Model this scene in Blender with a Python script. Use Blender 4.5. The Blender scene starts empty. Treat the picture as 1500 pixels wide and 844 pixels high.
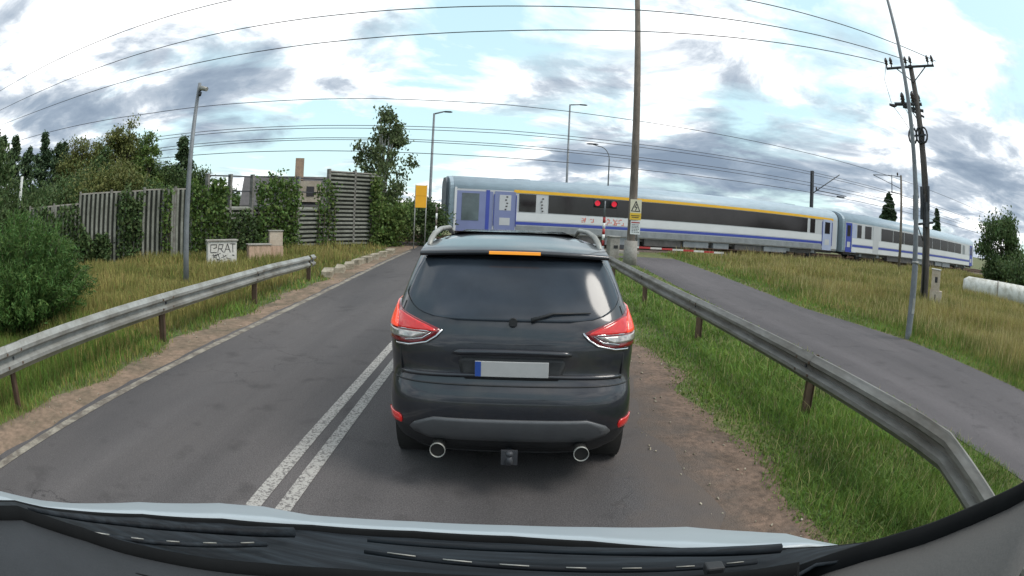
import bpy, math, random
import numpy as np
from mathutils import Vector, Matrix, Euler

random.seed(7)
rng = np.random.default_rng(11)
R = math.radians
S = bpy.context.scene
COL = S.collection

# ------------------------------------------------------------------ camera (dash camera: strongly barrel-distorted wide lens)
CAMH = 2.05
cd = bpy.data.cameras.new('camera')
cam = bpy.data.objects.new('camera', cd)
COL.objects.link(cam)
cd.type = 'PANO'
_pc = cd if hasattr(cd, 'panorama_type') else cd.cycles
_pc.panorama_type = 'FISHEYE_LENS_POLYNOMIAL'
_pc.fisheye_fov = math.pi
_pc.fisheye_polynomial_k0 = 0.0
_pc.fisheye_polynomial_k1 = -0.045859575550450775
_pc.fisheye_polynomial_k2 = -0.0004924789604463403
_pc.fisheye_polynomial_k3 = 7.69761153154551e-05
_pc.fisheye_polynomial_k4 = -4.0532042659633985e-06
cd.sensor_fit = 'HORIZONTAL'
cd.sensor_width = 36
cd.clip_start = 0.02
cd.clip_end = 6000
cam.location = (0, 0, CAMH)
cam.rotation_euler = (1.4469, -0.0464, 0.0002)
S.camera = cam

# ------------------------------------------------------------------ light
SUN_EL, SUN_AZ = 54, 105          # degrees; azimuth clockwise from +Y (behind the camera, to the right)
sd = bpy.data.lights.new('sun', 'SUN')
sd.energy = 1.5
sd.angle = R(24)
sd.color = (1.0, 0.95, 0.87)
so = bpy.data.objects.new('sun', sd)
COL.objects.link(so)
_a = R(SUN_AZ)
_dir = Vector((math.sin(_a) * math.cos(R(SUN_EL)), math.cos(_a) * math.cos(R(SUN_EL)), math.sin(R(SUN_EL))))
so.rotation_euler = _dir.to_track_quat('Z', 'Y').to_euler()
S.view_settings.view_transform = 'Standard'
S.view_settings.look = 'None'
S.view_settings.gamma = 1
S.view_settings.use_curve_mapping = False
S.view_settings.exposure = 0.65
S.render.engine = 'CYCLES'
S.cycles.use_denoising = True
S.cycles.max_bounces = 5
S.cycles.diffuse_bounces = 2
S.cycles.glossy_bounces = 3
S.cycles.transmission_bounces = 3
S.cycles.caustics_reflective = False
S.cycles.caustics_refractive = False


def build_world():
    w = bpy.data.worlds.new('World')
    S.world = w
    w.use_nodes = True
    nt = w.node_tree
    N, L = nt.nodes, nt.links
    bg = N['Background']
    sky = N.new('ShaderNodeTexSky')
    sky.sky_type = 'NISHITA'
    sky.sun_disc = False
    sky.sun_elevation = R(SUN_EL)
    sky.sun_rotation = R(SUN_AZ)
    sky.air_density = 1.0
    sky.dust_density = 1.4
    tc = N.new('ShaderNodeTexCoord')
    sep = N.new('ShaderNodeSeparateXYZ')
    L.new(tc.outputs['Generated'], sep.inputs[0])

    def math_(op, a, b=None, clamp=False):
        n = N.new('ShaderNodeMath')
        n.operation = op
        n.use_clamp = clamp
        for i, v in enumerate((a, b)):
            if v is None:
                continue
            if isinstance(v, (int, float)):
                n.inputs[i].default_value = v
            else:
                L.new(v, n.inputs[i])
        return n.outputs[0]

    def noise(vec, scale, detail, rough, off, dist=0.0):
        m = N.new('ShaderNodeMapping')
        m.inputs['Location'].default_value = off
        L.new(vec, m.inputs[0])
        n = N.new('ShaderNodeTexNoise')
        n.inputs['Scale'].default_value = scale
        n.inputs['Detail'].default_value = detail
        n.inputs['Roughness'].default_value = rough
        n.inputs['Distortion'].default_value = dist
        L.new(m.outputs[0], n.inputs['Vector'])
        return n.outputs['Fac']

    def ramp(fac, stops):
        r = N.new('ShaderNodeValToRGB')
        L.new(fac, r.inputs[0])
        el = r.color_ramp.elements
        while len(el) < len(stops):
            el.new(0.5)
        for e, (p, c) in zip(el, stops):
            e.position = p
            e.color = (*c, 1) if len(c) == 3 else c
        return r.outputs[0]
    z = math_('MAXIMUM', sep.outputs[2], 0.0)
    den = math_('ADD', z, 0.16)
    cx = math_('DIVIDE', sep.outputs[0], den)
    cy = math_('DIVIDE', sep.outputs[1], den)
    comb = N.new('ShaderNodeCombineXYZ')
    L.new(cx, comb.inputs[0])
    L.new(cy, comb.inputs[1])
    v = comb.outputs[0]
    cover = noise(v, 0.80, 12, 0.58, SKY_OFF, 0.5)
    def lobe(dirs, k):
        tot = None
        for d, width, amp in dirs:
            vd = Vector(d).normalized()
            dp = N.new('ShaderNodeVectorMath')
            dp.operation = 'DOT_PRODUCT'
            L.new(tc.outputs['Generated'], dp.inputs[0])
            dp.inputs[1].default_value = vd
            mr = N.new('ShaderNodeMapRange')
            mr.interpolation_type = 'SMOOTHERSTEP'
            mr.inputs[1].default_value, mr.inputs[2].default_value = math.cos(R(width)), 1.0
            mr.inputs[3].default_value, mr.inputs[4].default_value = 0.0, amp * k
            L.new(dp.outputs['Value'], mr.inputs[0])
            tot = mr.outputs[0] if tot is None else math_('ADD', tot, mr.outputs[0])
        return tot
    # where the weather of this moment has its gaps, its heavy banks and its bright heaps
    cover = math_('ADD', math_('ADD', cover, 0.025), lobe(SKY_COVER, 0.50))
    heavy = math_('ADD', lobe(SKY_HEAVY, 0.70), -0.004)
    mask = ramp(cover, [(0.43, (0, 0, 0)), (0.50, (0.6, 0.6, 0.6)), (0.57, (1, 1, 1))])
    # a thick cloud shows its grey base, a thin one and its rim stay white; a second field varies the bases
    body = noise(v, 1.7, 12, 0.60, SKY_OFF2, 0.4)
    thick = math_('ADD', math_('ADD', math_('MULTIPLY', cover, 0.30), math_('MULTIPLY', body, 0.70)), heavy)
    tone = ramp(thick, [(0.47, (1.0, 1.0, 1.0)), (0.505, (0.64, 0.68, 0.72)), (0.545, (0.38, 0.43, 0.49)), (0.61, (0.24, 0.295, 0.365)), (0.70, (0.17, 0.22, 0.29))])
    ms = N.new('ShaderNodeMix')
    ms.data_type = 'RGBA'
    ms.blend_type = 'MULTIPLY'
    ms.inputs[0].default_value = 1
    L.new(sky.outputs[0], ms.inputs[6])
    ms.inputs[7].default_value = (0.10, 0.10, 0.10, 1)
    # thin high veil between the clouds
    ve = N.new('ShaderNodeMix')
    ve.data_type = 'RGBA'
    ve.inputs[0].default_value = 0.62
    L.new(ms.outputs[2], ve.inputs[6])
    ve.inputs[7].default_value = (0.55, 0.78, 0.80, 1)
    mx = N.new('ShaderNodeMix')
    mx.data_type = 'RGBA'
    L.new(mask, mx.inputs[0])
    L.new(ve.outputs[2], mx.inputs[6])
    L.new(tone, mx.inputs[7])
    L.new(mx.outputs[2], bg.inputs[0])
    bg.inputs[1].default_value = 1.0


SKY_OFF = (5.5, 5.5, 8.0)
SKY_OFF2 = (8.3, 4.2, 2.0)
# (direction, half width in degrees, amount)
SKY_COVER = [((-.22, .946, .24), 17, -.13), ((.04, .967, .25), 17, -.12), ((.45, .82, .36), 13, -.10), ((-.38, .92, .10), 9, -.10), ((-.12, .96, .36), 16, -.08),
             ((-.63, .75, .17), 20, .10), ((.35, .92, .10), 22, .10), ((0.0, .99, .10), 12, .06), ((.70, .65, .24), 24, .15), ((-.73, .61, .33), 13, .07), ((.25, .94, .20), 9, .06)]
SKY_HEAVY = [((-.70, .69, .17), 11, .055), ((-.54, .825, .17), 11, .060), ((-.44, .88, .15), 8, .06), ((.01, .996, .087), 8, .06), ((.18, .977, .107), 9, .085), ((.36, .93, .085), 10, .10), ((.50, .86, .10), 9, .075),
             ((.49, .83, .25), 8, .06), ((.35, .917, .185), 6, .05), ((.74, .65, .18), 9, .06), ((-.73, .61, .33), 10, -.10), ((.66, .65, .36), 12, -.10), ((.25, .94, .20), 6, -.08), ((-.06, .98, .17), 8, -.06)]
build_world()

# ------------------------------------------------------------------ the lie of the land
TX, TY = 0.9654, 0.2608               # direction of the railway; (-TY, TX) points away from the camera
def rail_pt(al, perp):
    return (al * TX - perp * TY, al * TY + perp * TX)
def perp_of(x, y):
    return -TY * x + TX * y
def gz(x, y):
    t = np.clip((-TY * np.asarray(x, float) + TX * np.asarray(y, float) - 9) / 18, 0, 1)
    return 0.22 * t * t * (3 - 2 * t)
def gzf(x, y):
    return float(gz(x, y))

# ------------------------------------------------------------------ materials
def dust_blend(m, x0, x1, col):
    """towards x = x0 the soil carries the dust colour of the road edge (worn-off bitumen)"""
    nt = m.node_tree
    N, L = nt.nodes, nt.links
    p = N['Principled BSDF']
    src = p.inputs['Base Color'].links[0].from_socket
    tc = N.new('ShaderNodeTexCoord')
    sp = N.new('ShaderNodeSeparateXYZ')
    L.new(tc.outputs['Object'], sp.inputs[0])
    n = N.new('ShaderNodeTexNoise')
    n.inputs['Scale'].default_value = 3.5
    n.inputs['Detail'].default_value = 8
    L.new(tc.outputs['Object'], n.inputs['Vector'])
    a = N.new('ShaderNodeMath')
    a.operation = 'MULTIPLY_ADD'
    a.inputs[1].default_value = 1.1
    L.new(n.outputs['Fac'], a.inputs[0])
    L.new(sp.outputs[0], a.inputs[2])
    r = N.new('ShaderNodeMapRange')
    r.inputs[1].default_value, r.inputs[2].default_value = x0 + .55, x1 + .55
    L.new(a.outputs[0], r.inputs[0])
    mx = N.new('ShaderNodeMix')
    mx.data_type = 'RGBA'
    L.new(r.outputs[0], mx.inputs[0])
    mx.inputs[6].default_value = (*col, 1)
    L.new(src, mx.inputs[7])
    L.new(mx.outputs[2], p.inputs['Base Color'])


def mat(name, col, rough=0.6, metal=0.0, var=0.0, scale=8.0, bump=0.0, bscale=60.0, col2=None, c2pos=(0.45, 0.6), detail=6.0,
        trans=0.0, island=0.0, coat=0.0, spec=0.5, emit=None, stretch=None):
    m = bpy.data.materials.new(name)
    m.use_nodes = True
    nt = m.node_tree
    N, L = nt.nodes, nt.links
    p = N['Principled BSDF']
    p.inputs['Roughness'].default_value = rough
    p.inputs['Metallic'].default_value = metal
    p.inputs['Specular IOR Level'].default_value = spec
    p.inputs['Coat Weight'].default_value = coat
    p.inputs['Coat Roughness'].default_value = 0.05
    p.inputs['Base Color'].default_value = (*col, 1)
    out = None
    tc = N.new('ShaderNodeTexCoord')
    vec = tc.outputs['Object']
    if stretch:
        mp = N.new('ShaderNodeMapping')
        mp.inputs['Scale'].default_value = stretch
        L.new(vec, mp.inputs[0])
        vec = mp.outputs[0]
    if var > 0 or col2 is not None:
        n = N.new('ShaderNodeTexNoise')
        n.inputs['Scale'].default_value = scale
        n.inputs['Detail'].default_value = detail
        n.inputs['Roughness'].default_value = 0.62
        L.new(vec, n.inputs['Vector'])
        r = N.new('ShaderNodeValToRGB')
        L.new(n.outputs['Fac'], r.inputs[0])
        e = r.color_ramp.elements
        if col2 is not None:
            e[0].position, e[1].position = c2pos
            e[0].color = (*col, 1)
            e[1].color = (*col2, 1)
        else:
            e[0].position, e[1].position = 0.3, 0.7
            e[0].color = (*[c * (1 - var) for c in col], 1)
            e[1].color = (*[min(1, c * (1 + var)) for c in col], 1)
        out = r.outputs[0]
        if var > 0 and col2 is not None:
            n2 = N.new('ShaderNodeTexNoise')
            n2.inputs['Scale'].default_value = scale * 6.3
            n2.inputs['Detail'].default_value = 5
            L.new(vec, n2.inputs['Vector'])
            mr = N.new('ShaderNodeMapRange')
            mr.inputs[1].default_value, mr.inputs[2].default_value = 0.3, 0.7
            mr.inputs[3].default_value, mr.inputs[4].default_value = 1 - var, 1 + var
            L.new(n2.outputs['Fac'], mr.inputs[0])
            mm = N.new('ShaderNodeMix')
            mm.data_type = 'RGBA'
            mm.blend_type = 'MULTIPLY'
            mm.inputs[0].default_value = 1
            L.new(out, mm.inputs[6])
            L.new(mr.outputs[0], mm.inputs[7])
            out = mm.outputs[2]
    if island > 0:
        g = N.new('ShaderNodeNewGeometry')
        h = N.new('ShaderNodeHueSaturation')
        if out is not None:
            L.new(out, h.inputs['Color'])
        else:
            h.inputs['Color'].default_value = (*col, 1)
        a = N.new('ShaderNodeMapRange')
        a.inputs[3].default_value, a.inputs[4].default_value = 1 - island, 1 + island
        L.new(g.outputs['Random Per Island'], a.inputs[0])
        L.new(a.outputs[0], h.inputs['Value'])
        b = N.new('ShaderNodeMath')
        b.operation = 'MULTIPLY_ADD'
        b.inputs[1].default_value, b.inputs[2].default_value = -0.05, 0.525
        fr = N.new('ShaderNodeMath')
        fr.operation = 'MULTIPLY'
        fr.inputs[1].default_value = 17.31
        L.new(g.outputs['Random Per Island'], fr.inputs[0])
        f2 = N.new('ShaderNodeMath')
        f2.operation = 'FRACT'
        L.new(fr.outputs[0], f2.inputs[0])
        L.new(f2.outputs[0], b.inputs[0])
        L.new(b.outputs[0], h.inputs['Hue'])
        out = h.outputs[0]
    if out is not None:
        L.new(out, p.inputs['Base Color'])
    if bump > 0:
        n = N.new('ShaderNodeTexNoise')
        n.inputs['Scale'].default_value = bscale
        n.inputs['Detail'].default_value = 4
        L.new(vec, n.inputs['Vector'])
        b = N.new('ShaderNodeBump')
        b.inputs['Strength'].default_value = bump
        b.inputs['Distance'].default_value = 0.02
        L.new(n.outputs['Fac'], b.inputs['Height'])
        L.new(b.outputs[0], p.inputs['Normal'])
    if emit:
        p.inputs['Emission Color'].default_value = (*emit[0], 1)
        p.inputs['Emission Strength'].default_value = emit[1]
    if trans > 0:
        t = N.new('ShaderNodeBsdfTranslucent')
        if out is not None:
            L.new(out, t.inputs[0])
        else:
            t.inputs[0].default_value = (*col, 1)
        ms = N.new('ShaderNodeMixShader')
        ms.inputs[0].default_value = trans
        L.new(p.outputs[0], ms.inputs[1])
        L.new(t.outputs[0], ms.inputs[2])
        L.new(ms.outputs[0], N['Material Output'].inputs[0])
    return m


def asphalt_mat(name, c0, c1, crack=1.0):
    m = bpy.data.materials.new(name)
    m.use_nodes = True
    nt = m.node_tree
    N, L = nt.nodes, nt.links
    p = N['Principled BSDF']
    p.inputs['Roughness'].default_value = .86
    p.inputs['Specular IOR Level'].default_value = .35
    tc = N.new('ShaderNodeTexCoord')
    def noise(scale, detail, st=None):
        v = tc.outputs['Object']
        if st:
            mp = N.new('ShaderNodeMapping')
            mp.inputs['Scale'].default_value = st
            L.new(v, mp.inputs[0])
            v = mp.outputs[0]
        n = N.new('ShaderNodeTexNoise')
        n.inputs['Scale'].default_value = scale
        n.inputs['Detail'].default_value = detail
        L.new(v, n.inputs['Vector'])
        return n.outputs['Fac']
    def rng_(src, a, b, c, d):
        r = N.new('ShaderNodeMapRange')
        for i, q in enumerate((a, b, c, d)):
            r.inputs[i + 1].default_value = q
        L.new(src, r.inputs[0])
        return r.outputs[0]
    def mul(a, b):
        x = N.new('ShaderNodeMath')
        x.operation = 'MULTIPLY'
        for i, q in enumerate((a, b)):
            if isinstance(q, float):
                x.inputs[i].default_value = q
            else:
                L.new(q, x.inputs[i])
        return x.outputs[0]
    base = N.new('ShaderNodeMix')
    base.data_type = 'RGBA'
    L.new(rng_(noise(.55, 8, (1, .3, 1)), .35, .66, 0, 1), base.inputs[0])
    base.inputs[6].default_value = (*c0, 1)
    base.inputs[7].default_value = (*c1, 1)
    # wheel tracks and drips run along the road, grain of the chippings, stains, hair cracks
    f = rng_(noise(1.4, 4, (1, .05, 1)), .3, .7, .80, 1.18)
    grain = noise(105, 3)
    f = mul(f, rng_(grain, .30, .70, .58, 1.46))
    f = mul(f, rng_(noise(2.3, 9), .58, .72, 1.0, .70))
    vo = N.new('ShaderNodeTexVoronoi')
    vo.feature = 'DISTANCE_TO_EDGE'
    vo.inputs['Scale'].default_value = .55
    wv = N.new('ShaderNodeVectorMath')
    wv.operation = 'ADD'
    nz = N.new('ShaderNodeTexNoise')
    nz.inputs['Scale'].default_value = 2.2
    nz.inputs['Detail'].default_value = 6
    L.new(tc.outputs['Object'], nz.inputs['Vector'])
    L.new(tc.outputs['Object'], wv.inputs[0])
    L.new(nz.outputs['Color'], wv.inputs[1])
    L.new(wv.outputs[0], vo.inputs['Vector'])
    line = rng_(vo.outputs['Distance'], .0, .010, 1, 0)
    where = rng_(noise(.33, 3), .50, .60, 0, .55 * crack)
    cr = mul(line, where)
    inv = N.new('ShaderNodeMath')
    inv.operation = 'SUBTRACT'
    inv.inputs[0].default_value = 1.0
    L.new(cr, inv.inputs[1])
    f = mul(f, inv.outputs[0])
    out = N.new('ShaderNodeMix')
    out.data_type = 'RGBA'
    out.blend_type = 'MULTIPLY'
    out.inputs[0].default_value = 1
    L.new(base.outputs[2], out.inputs[6])
    L.new(f, out.inputs[7])
    L.new(out.outputs[2], p.inputs['Base Color'])
    b = N.new('ShaderNodeBump')
    b.inputs['Strength'].default_value = .55
    b.inputs['Distance'].default_value = .012
    L.new(grain, b.inputs['Height'])
    L.new(b.outputs[0], p.inputs['Normal'])
    return m


M = {}
M['asphalt'] = asphalt_mat('asphalt', (0.066, 0.062, 0.064), (0.098, 0.089, 0.088))
M['path_asphalt'] = asphalt_mat('path_asphalt', (0.076, 0.069, 0.073), (0.100, 0.090, 0.094), .6)
M['soil'] = mat('soil', (0.075, 0.105, 0.028), 0.95, col2=(0.135, 0.125, 0.052), c2pos=(0.4, 0.6), scale=0.9, var=0.35, bump=0.8, bscale=30)
M['sand'] = mat('sand', (0.235, 0.165, 0.115), 0.95, col2=(0.135, 0.105, 0.070), c2pos=(0.42, 0.62), scale=1.6, var=0.28, bump=0.9, bscale=45)
M['dirt'] = mat('dirt', (0.172, 0.116, 0.084), 0.95, col2=(0.100, 0.070, 0.050), c2pos=(0.42, 0.64), scale=2.6, var=0.38, bump=0.9, bscale=60)
dust_blend(M['dirt'], 1.35, 2.05, (0.105, 0.086, 0.074))
dust_blend(M['asphalt'], 1.75, 0.85, (0.112, 0.090, 0.077))
M['marking'] = mat('marking', (0.37, 0.355, 0.33), 0.8, col2=(0.13, 0.12, 0.115), c2pos=(0.47, 0.60), scale=46, detail=3, bump=0.3, bscale=90)
M['old_marking'] = mat('old_marking', (0.27, 0.245, 0.20), 0.85, col2=(0.13, 0.11, 0.09), c2pos=(0.40, 0.58), scale=5, var=0.2, detail=6)
M['ballast'] = mat('ballast', (0.135, 0.100, 0.080), 0.95, col2=(0.07, 0.052, 0.045), c2pos=(0.4, 0.6), scale=9, var=0.4, bump=1.0, bscale=22)
M['concrete'] = mat('concrete', (0.30, 0.285, 0.26), 0.9, col2=(0.22, 0.20, 0.175), c2pos=(0.4, 0.66), scale=2.2, var=0.14, bump=0.3, bscale=50)
M['pole_concrete'] = mat('pole_concrete', (0.170, 0.142, 0.118), 0.9, col2=(0.115, 0.096, 0.080), c2pos=(0.4, 0.66), scale=1.6, var=0.2, bump=0.35, bscale=40, stretch=(1, 1, 0.35))
M['kerb'] = mat('kerb', (0.36, 0.32, 0.25), 0.95, col2=(0.20, 0.17, 0.12), c2pos=(0.4, 0.65), scale=3, var=0.25, bump=0.6, bscale=25)
M['galv'] = mat('galv', (0.38, 0.385, 0.365), 0.55, 0.45, col2=(0.235, 0.225, 0.20), c2pos=(0.38, 0.66), scale=2.4, var=0.10)
M['galv_dirty'] = mat('galv_dirty', (0.225, 0.22, 0.205), 0.68, 0.25, col2=(0.105, 0.092, 0.075), c2pos=(0.42, 0.72), scale=1.8, var=0.18, stretch=(1, 0.4, 2))
M['mast'] = mat('mast', (0.21, 0.225, 0.24), 0.6, 0.3, col2=(0.15, 0.16, 0.175), c2pos=(0.4, 0.66), scale=2.0, var=0.1)
M['dark_metal'] = mat('dark_metal', (0.055, 0.058, 0.066), 0.6, 0.3, var=0.25, scale=6)
M['wood'] = mat('wood', (0.100, 0.088, 0.080), 0.9, col2=(0.055, 0.048, 0.044), c2pos=(0.35, 0.65), scale=7, var=0.3, bump=0.5, bscale=30, stretch=(4, 4, 0.4))
M['ceramic'] = mat('ceramic', (0.06, 0.045, 0.045), 0.25, var=0.2, scale=9)
M['wire'] = mat('wire', (0.045, 0.045, 0.055), 0.6, 0.2, var=0.1)
M['rail_steel'] = mat('rail_steel', (0.13, 0.085, 0.06), 0.6, 0.5, var=0.25, scale=5)
M['white_paint'] = mat('white_paint', (0.78, 0.79, 0.78), 0.5, var=0.06, scale=3)
M['red_paint'] = mat('red_paint', (0.40, 0.035, 0.035), 0.5, var=0.12, scale=4)
M['blackp'] = mat('black_plastic', (0.016, 0.017, 0.019), 0.6, var=0.2, scale=8)
M['beige'] = mat('beige_cabinet', (0.50, 0.42, 0.34), 0.7, col2=(0.38, 0.29, 0.21), c2pos=(0.45, 0.7), scale=3, var=0.1)
M['pinkwood'] = mat('weathered_wood', (0.52, 0.36, 0.27), 0.85, col2=(0.36, 0.26, 0.18), c2pos=(0.4, 0.68), scale=3, var=0.2, stretch=(6, 6, 0.7))
M['greywhite'] = mat('grey_white', (0.60, 0.58, 0.55), 0.75, col2=(0.46, 0.44, 0.40), c2pos=(0.42, 0.7), scale=3, var=0.1)
M['graffiti'] = mat('graffiti_ink', (0.035, 0.032, 0.035), 0.7, var=0.3, scale=10)
M['yellow_board'] = mat('yellow_board', (0.86, 0.42, 0.015), 0.45, var=0.05, scale=2)
M['orange_line'] = mat('orange_line', (0.55, 0.24, 0.01), 0.5, var=0.05)
M['yellow_sign'] = mat('yellow_sign', (0.80, 0.52, 0.05), 0.5, var=0.06)
M['cream_sign'] = mat('cream_sign', (0.74, 0.68, 0.52), 0.5, var=0.06)
M['pipe_white'] = mat('pipe_white', (0.60, 0.60, 0.56), 0.65, col2=(0.30, 0.29, 0.23), c2pos=(0.44, 0.72), scale=2.2, var=0.08)
M['bark'] = mat('bark', (0.085, 0.066, 0.050), 0.95, var=0.4, scale=9, bump=0.8, bscale=20, stretch=(3, 3, 0.6))
M['birch_bark'] = mat('birch_bark', (0.55, 0.53, 0.49), 0.85, col2=(0.06, 0.055, 0.05), c2pos=(0.54, 0.60), scale=5, var=0.1, stretch=(1, 1, 3.5))
def leafm(n, c, island=0.38, trans=0.3):
    M[n] = mat(n, c, 0.65, var=0.25, scale=1.1, island=island, trans=trans, spec=0.3)
leafm('spruce_leaf', (0.056, 0.094, 0.044), trans=0.12)
leafm('pine_leaf', (0.070, 0.108, 0.048), trans=0.12)
leafm('broad_leaf', (0.110, 0.165, 0.042))
leafm('olive_leaf', (0.150, 0.165, 0.052))
leafm('birch_leaf', (0.105, 0.140, 0.060))
leafm('willow_leaf', (0.078, 0.150, 0.036))
leafm('ivy_leaf', (0.100, 0.160, 0.040))
leafm('dark_leaf', (0.080, 0.125, 0.044))
M['grass_green'] = mat('grass_green', (0.145, 0.235, 0.044), 0.6, var=0.35, scale=0.8, island=0.45, trans=0.3, spec=0.3)
M['grass_yellow'] = mat('grass_yellow', (0.340, 0.285, 0.105), 0.7, col2=(0.190, 0.195, 0.058), c2pos=(0.42, 0.62), scale=0.35, var=0.15, island=0.35, trans=0.3, spec=0.2)
M['straw'] = mat('straw', (0.42, 0.36, 0.17), 0.8, var=0.2, scale=2, island=0.3, trans=0.25, spec=0.2)

# ------------------------------------------------------------------ mesh helpers
class MB:
    def __init__(self):
        self.v, self.f, self.mi, self.sm = [], [], [], []

    def add(self, vs, fs, m=0, smooth=False):
        o = len(self.v)
        self.v += [tuple(p) for p in vs]
        for f in fs:
            self.f.append(tuple(i + o for i in f))
            self.mi.append(m)
            self.sm.append(smooth)

    def box(self, c, s, m=0, rot=None):
        h = [(-1, -1, -1), (1, -1, -1), (1, 1, -1), (-1, 1, -1), (-1, -1, 1), (1, -1, 1), (1, 1, 1), (-1, 1, 1)]
        q = [Vector((a * s[0] / 2, b * s[1] / 2, d * s[2] / 2)) for a, b, d in h]
        if rot is not None:
            q = [rot @ p for p in q]
        c = Vector(c)
        self.add([p + c for p in q], [(0, 3, 2, 1), (4, 5, 6, 7), (0, 1, 5, 4), (1, 2, 6, 5), (2, 3, 7, 6), (3, 0, 4, 7)], m)
        return self

    def path(self, pts, r, n=8, m=0, caps=True, smooth=True):
        pts = [Vector(p) for p in pts]
        k = len(pts)
        rs = r if isinstance(r, (list, tuple)) else [r] * k
        vs, fs = [], []
        prev = None
        for i, p in enumerate(pts):
            d = (pts[min(i + 1, k - 1)] - pts[max(i - 1, 0)]).normalized()
            a = Vector((0, 0, 1)) if abs(d.z) < 0.95 else Vector((1, 0, 0))
            if prev is not None:
                a = prev
            u = d.cross(a)
            if u.length < 1e-5:
                u = d.cross(Vector((0, 1, 0)))
            u.normalize()
            w = u.cross(d).normalized()
            prev = w
            for j in range(n):
                t = 2 * math.pi * j / n
                vs.append(p + (u * math.cos(t) + w * math.sin(t)) * rs[i])
        for i in range(k - 1):
            for j in range(n):
                fs.append((i * n + j, i * n + (j + 1) % n, (i + 1) * n + (j + 1) % n, (i + 1) * n + j))
        self.add(vs, fs, m, smooth)
        if caps:
            o = len(self.v) - len(vs)
            self.f += [tuple(o + j for j in range(n))[::-1], tuple(o + (k - 1) * n + j for j in range(n))]
            self.mi += [m, m]
            self.sm += [False, False]
        return self

    def tube(self, a, b, r, r2=None, n=10, m=0):
        return self.path([a, b], [r, r if r2 is None else r2], n, m)

    def sweep(self, prof, frames, m=0, closed=True, smooth=False, caps=True):
        """prof: (a,b) pairs; frames: (origin, axis_a, axis_b)"""
        n, vs, fs = len(prof), [], []
        for o, A, B in frames:
            for a, b in prof:
                vs.append(Vector(o) + Vector(A) * a + Vector(B) * b)
        for i in range(len(frames) - 1):
            for j in range(n if closed else n - 1):
                fs.append((i * n + j, i * n + (j + 1) % n, (i + 1) * n + (j + 1) % n, (i + 1) * n + j))
        self.add(vs, fs, m, smooth)
        if caps and closed:
            o = len(self.v) - len(vs)
            k = len(frames)
            self.f += [tuple(o + j for j in range(n))[::-1], tuple(o + (k - 1) * n + j for j in range(n))]
            self.mi += [m, m]
            self.sm += [False, False]
        return self

    def grid(self, rows, m=0, smooth=True):
        nr, nc = len(rows), len(rows[0])
        vs = [p for r in rows for p in r]
        self.add(vs, [(i * nc + j, i * nc + j + 1, (i + 1) * nc + j + 1, (i + 1) * nc + j) for i in range(nr - 1) for j in range(nc - 1)], m, smooth)
        return self

    def build(self, name, mats, parent=None, bevel=0, subsurf=0, loc=None, rot=None, solid=0):
        me = bpy.data.meshes.new(name)
        me.from_pydata(self.v, [], self.f)
        for mm in (mats if isinstance(mats, (list, tuple)) else [mats]):
            me.materials.append(M[mm] if isinstance(mm, str) else mm)
        me.polygons.foreach_set('material_index', self.mi)
        me.polygons.foreach_set('use_smooth', self.sm)
        me.update()
        o = bpy.data.objects.new(name, me)
        COL.objects.link(o)
        if parent is not None:
            o.parent = parent
        if loc is not None:
            o.location = loc
        if rot is not None:
            o.rotation_euler = rot
        if solid:
            md = o.modifiers.new('thick', 'SOLIDIFY')
            md.thickness = solid
            md.offset = -1
        if bevel:
            md = o.modifiers.new('bevel', 'BEVEL')
            md.width = bevel
            md.segments = 2
            md.limit_method = 'ANGLE'
            md.angle_limit = R(35)
        if subsurf:
            md = o.modifiers.new('sub', 'SUBSURF')
            md.levels = md.render_levels = subsurf
        return o


def np_mesh(name, V, F, mats, parent=None, loc=None, mi=None):
    """V (n,3), F (m,k) numpy arrays"""
    me = bpy.data.meshes.new(name)
    k = F.shape[1]
    me.vertices.add(len(V))
    me.vertices.foreach_set('co', np.asarray(V, np.float32).ravel())
    me.loops.add(F.size)
    me.loops.foreach_set('vertex_index', np.asarray(F, np.int32).ravel())
    me.polygons.add(len(F))
    me.polygons.foreach_set('loop_start', np.arange(0, F.size, k, dtype=np.int32))
    for mm in (mats if isinstance(mats, (list, tuple)) else [mats]):
        me.materials.append(M[mm] if isinstance(mm, str) else mm)
    if mi is not None:
        me.polygons.foreach_set('material_index', np.asarray(mi, np.int32))
    me.update(calc_edges=True)
    o = bpy.data.objects.new(name, me)
    COL.objects.link(o)
    if parent is not None:
        o.parent = parent
    if loc is not None:
        o.location = loc
    return o


def tag(o, label, cat, group=None, kind=None):
    o['label'] = label
    o['category'] = cat
    if group:
        o['group'] = group
    if kind:
        o['kind'] = kind
    return o


def thing(name, label, cat, loc=(0, 0, 0), rz=0, group=None):
    o = bpy.data.objects.new(name, None)
    o.empty_display_size = 0.2
    COL.objects.link(o)
    o.location = loc
    o.rotation_euler = (0, 0, rz)
    return tag(o, label, cat, group)


def struct(o, label=None, cat=None):
    o['kind'] = 'structure'
    if label:
        o['label'] = label
        o['category'] = cat or o.name.replace('_', ' ')
    return o


def dup(root, loc, rz, label):
    c = root.copy()
    COL.objects.link(c)
    c.location = loc
    c.rotation_euler = (0, 0, rz)
    c['label'] = label
    for ch in list(root.children):
        d = ch.copy()
        COL.objects.link(d)
        d.parent = c
        for g in list(ch.children):
            e = g.copy()
            COL.objects.link(e)
            e.parent = d
    return c

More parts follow.
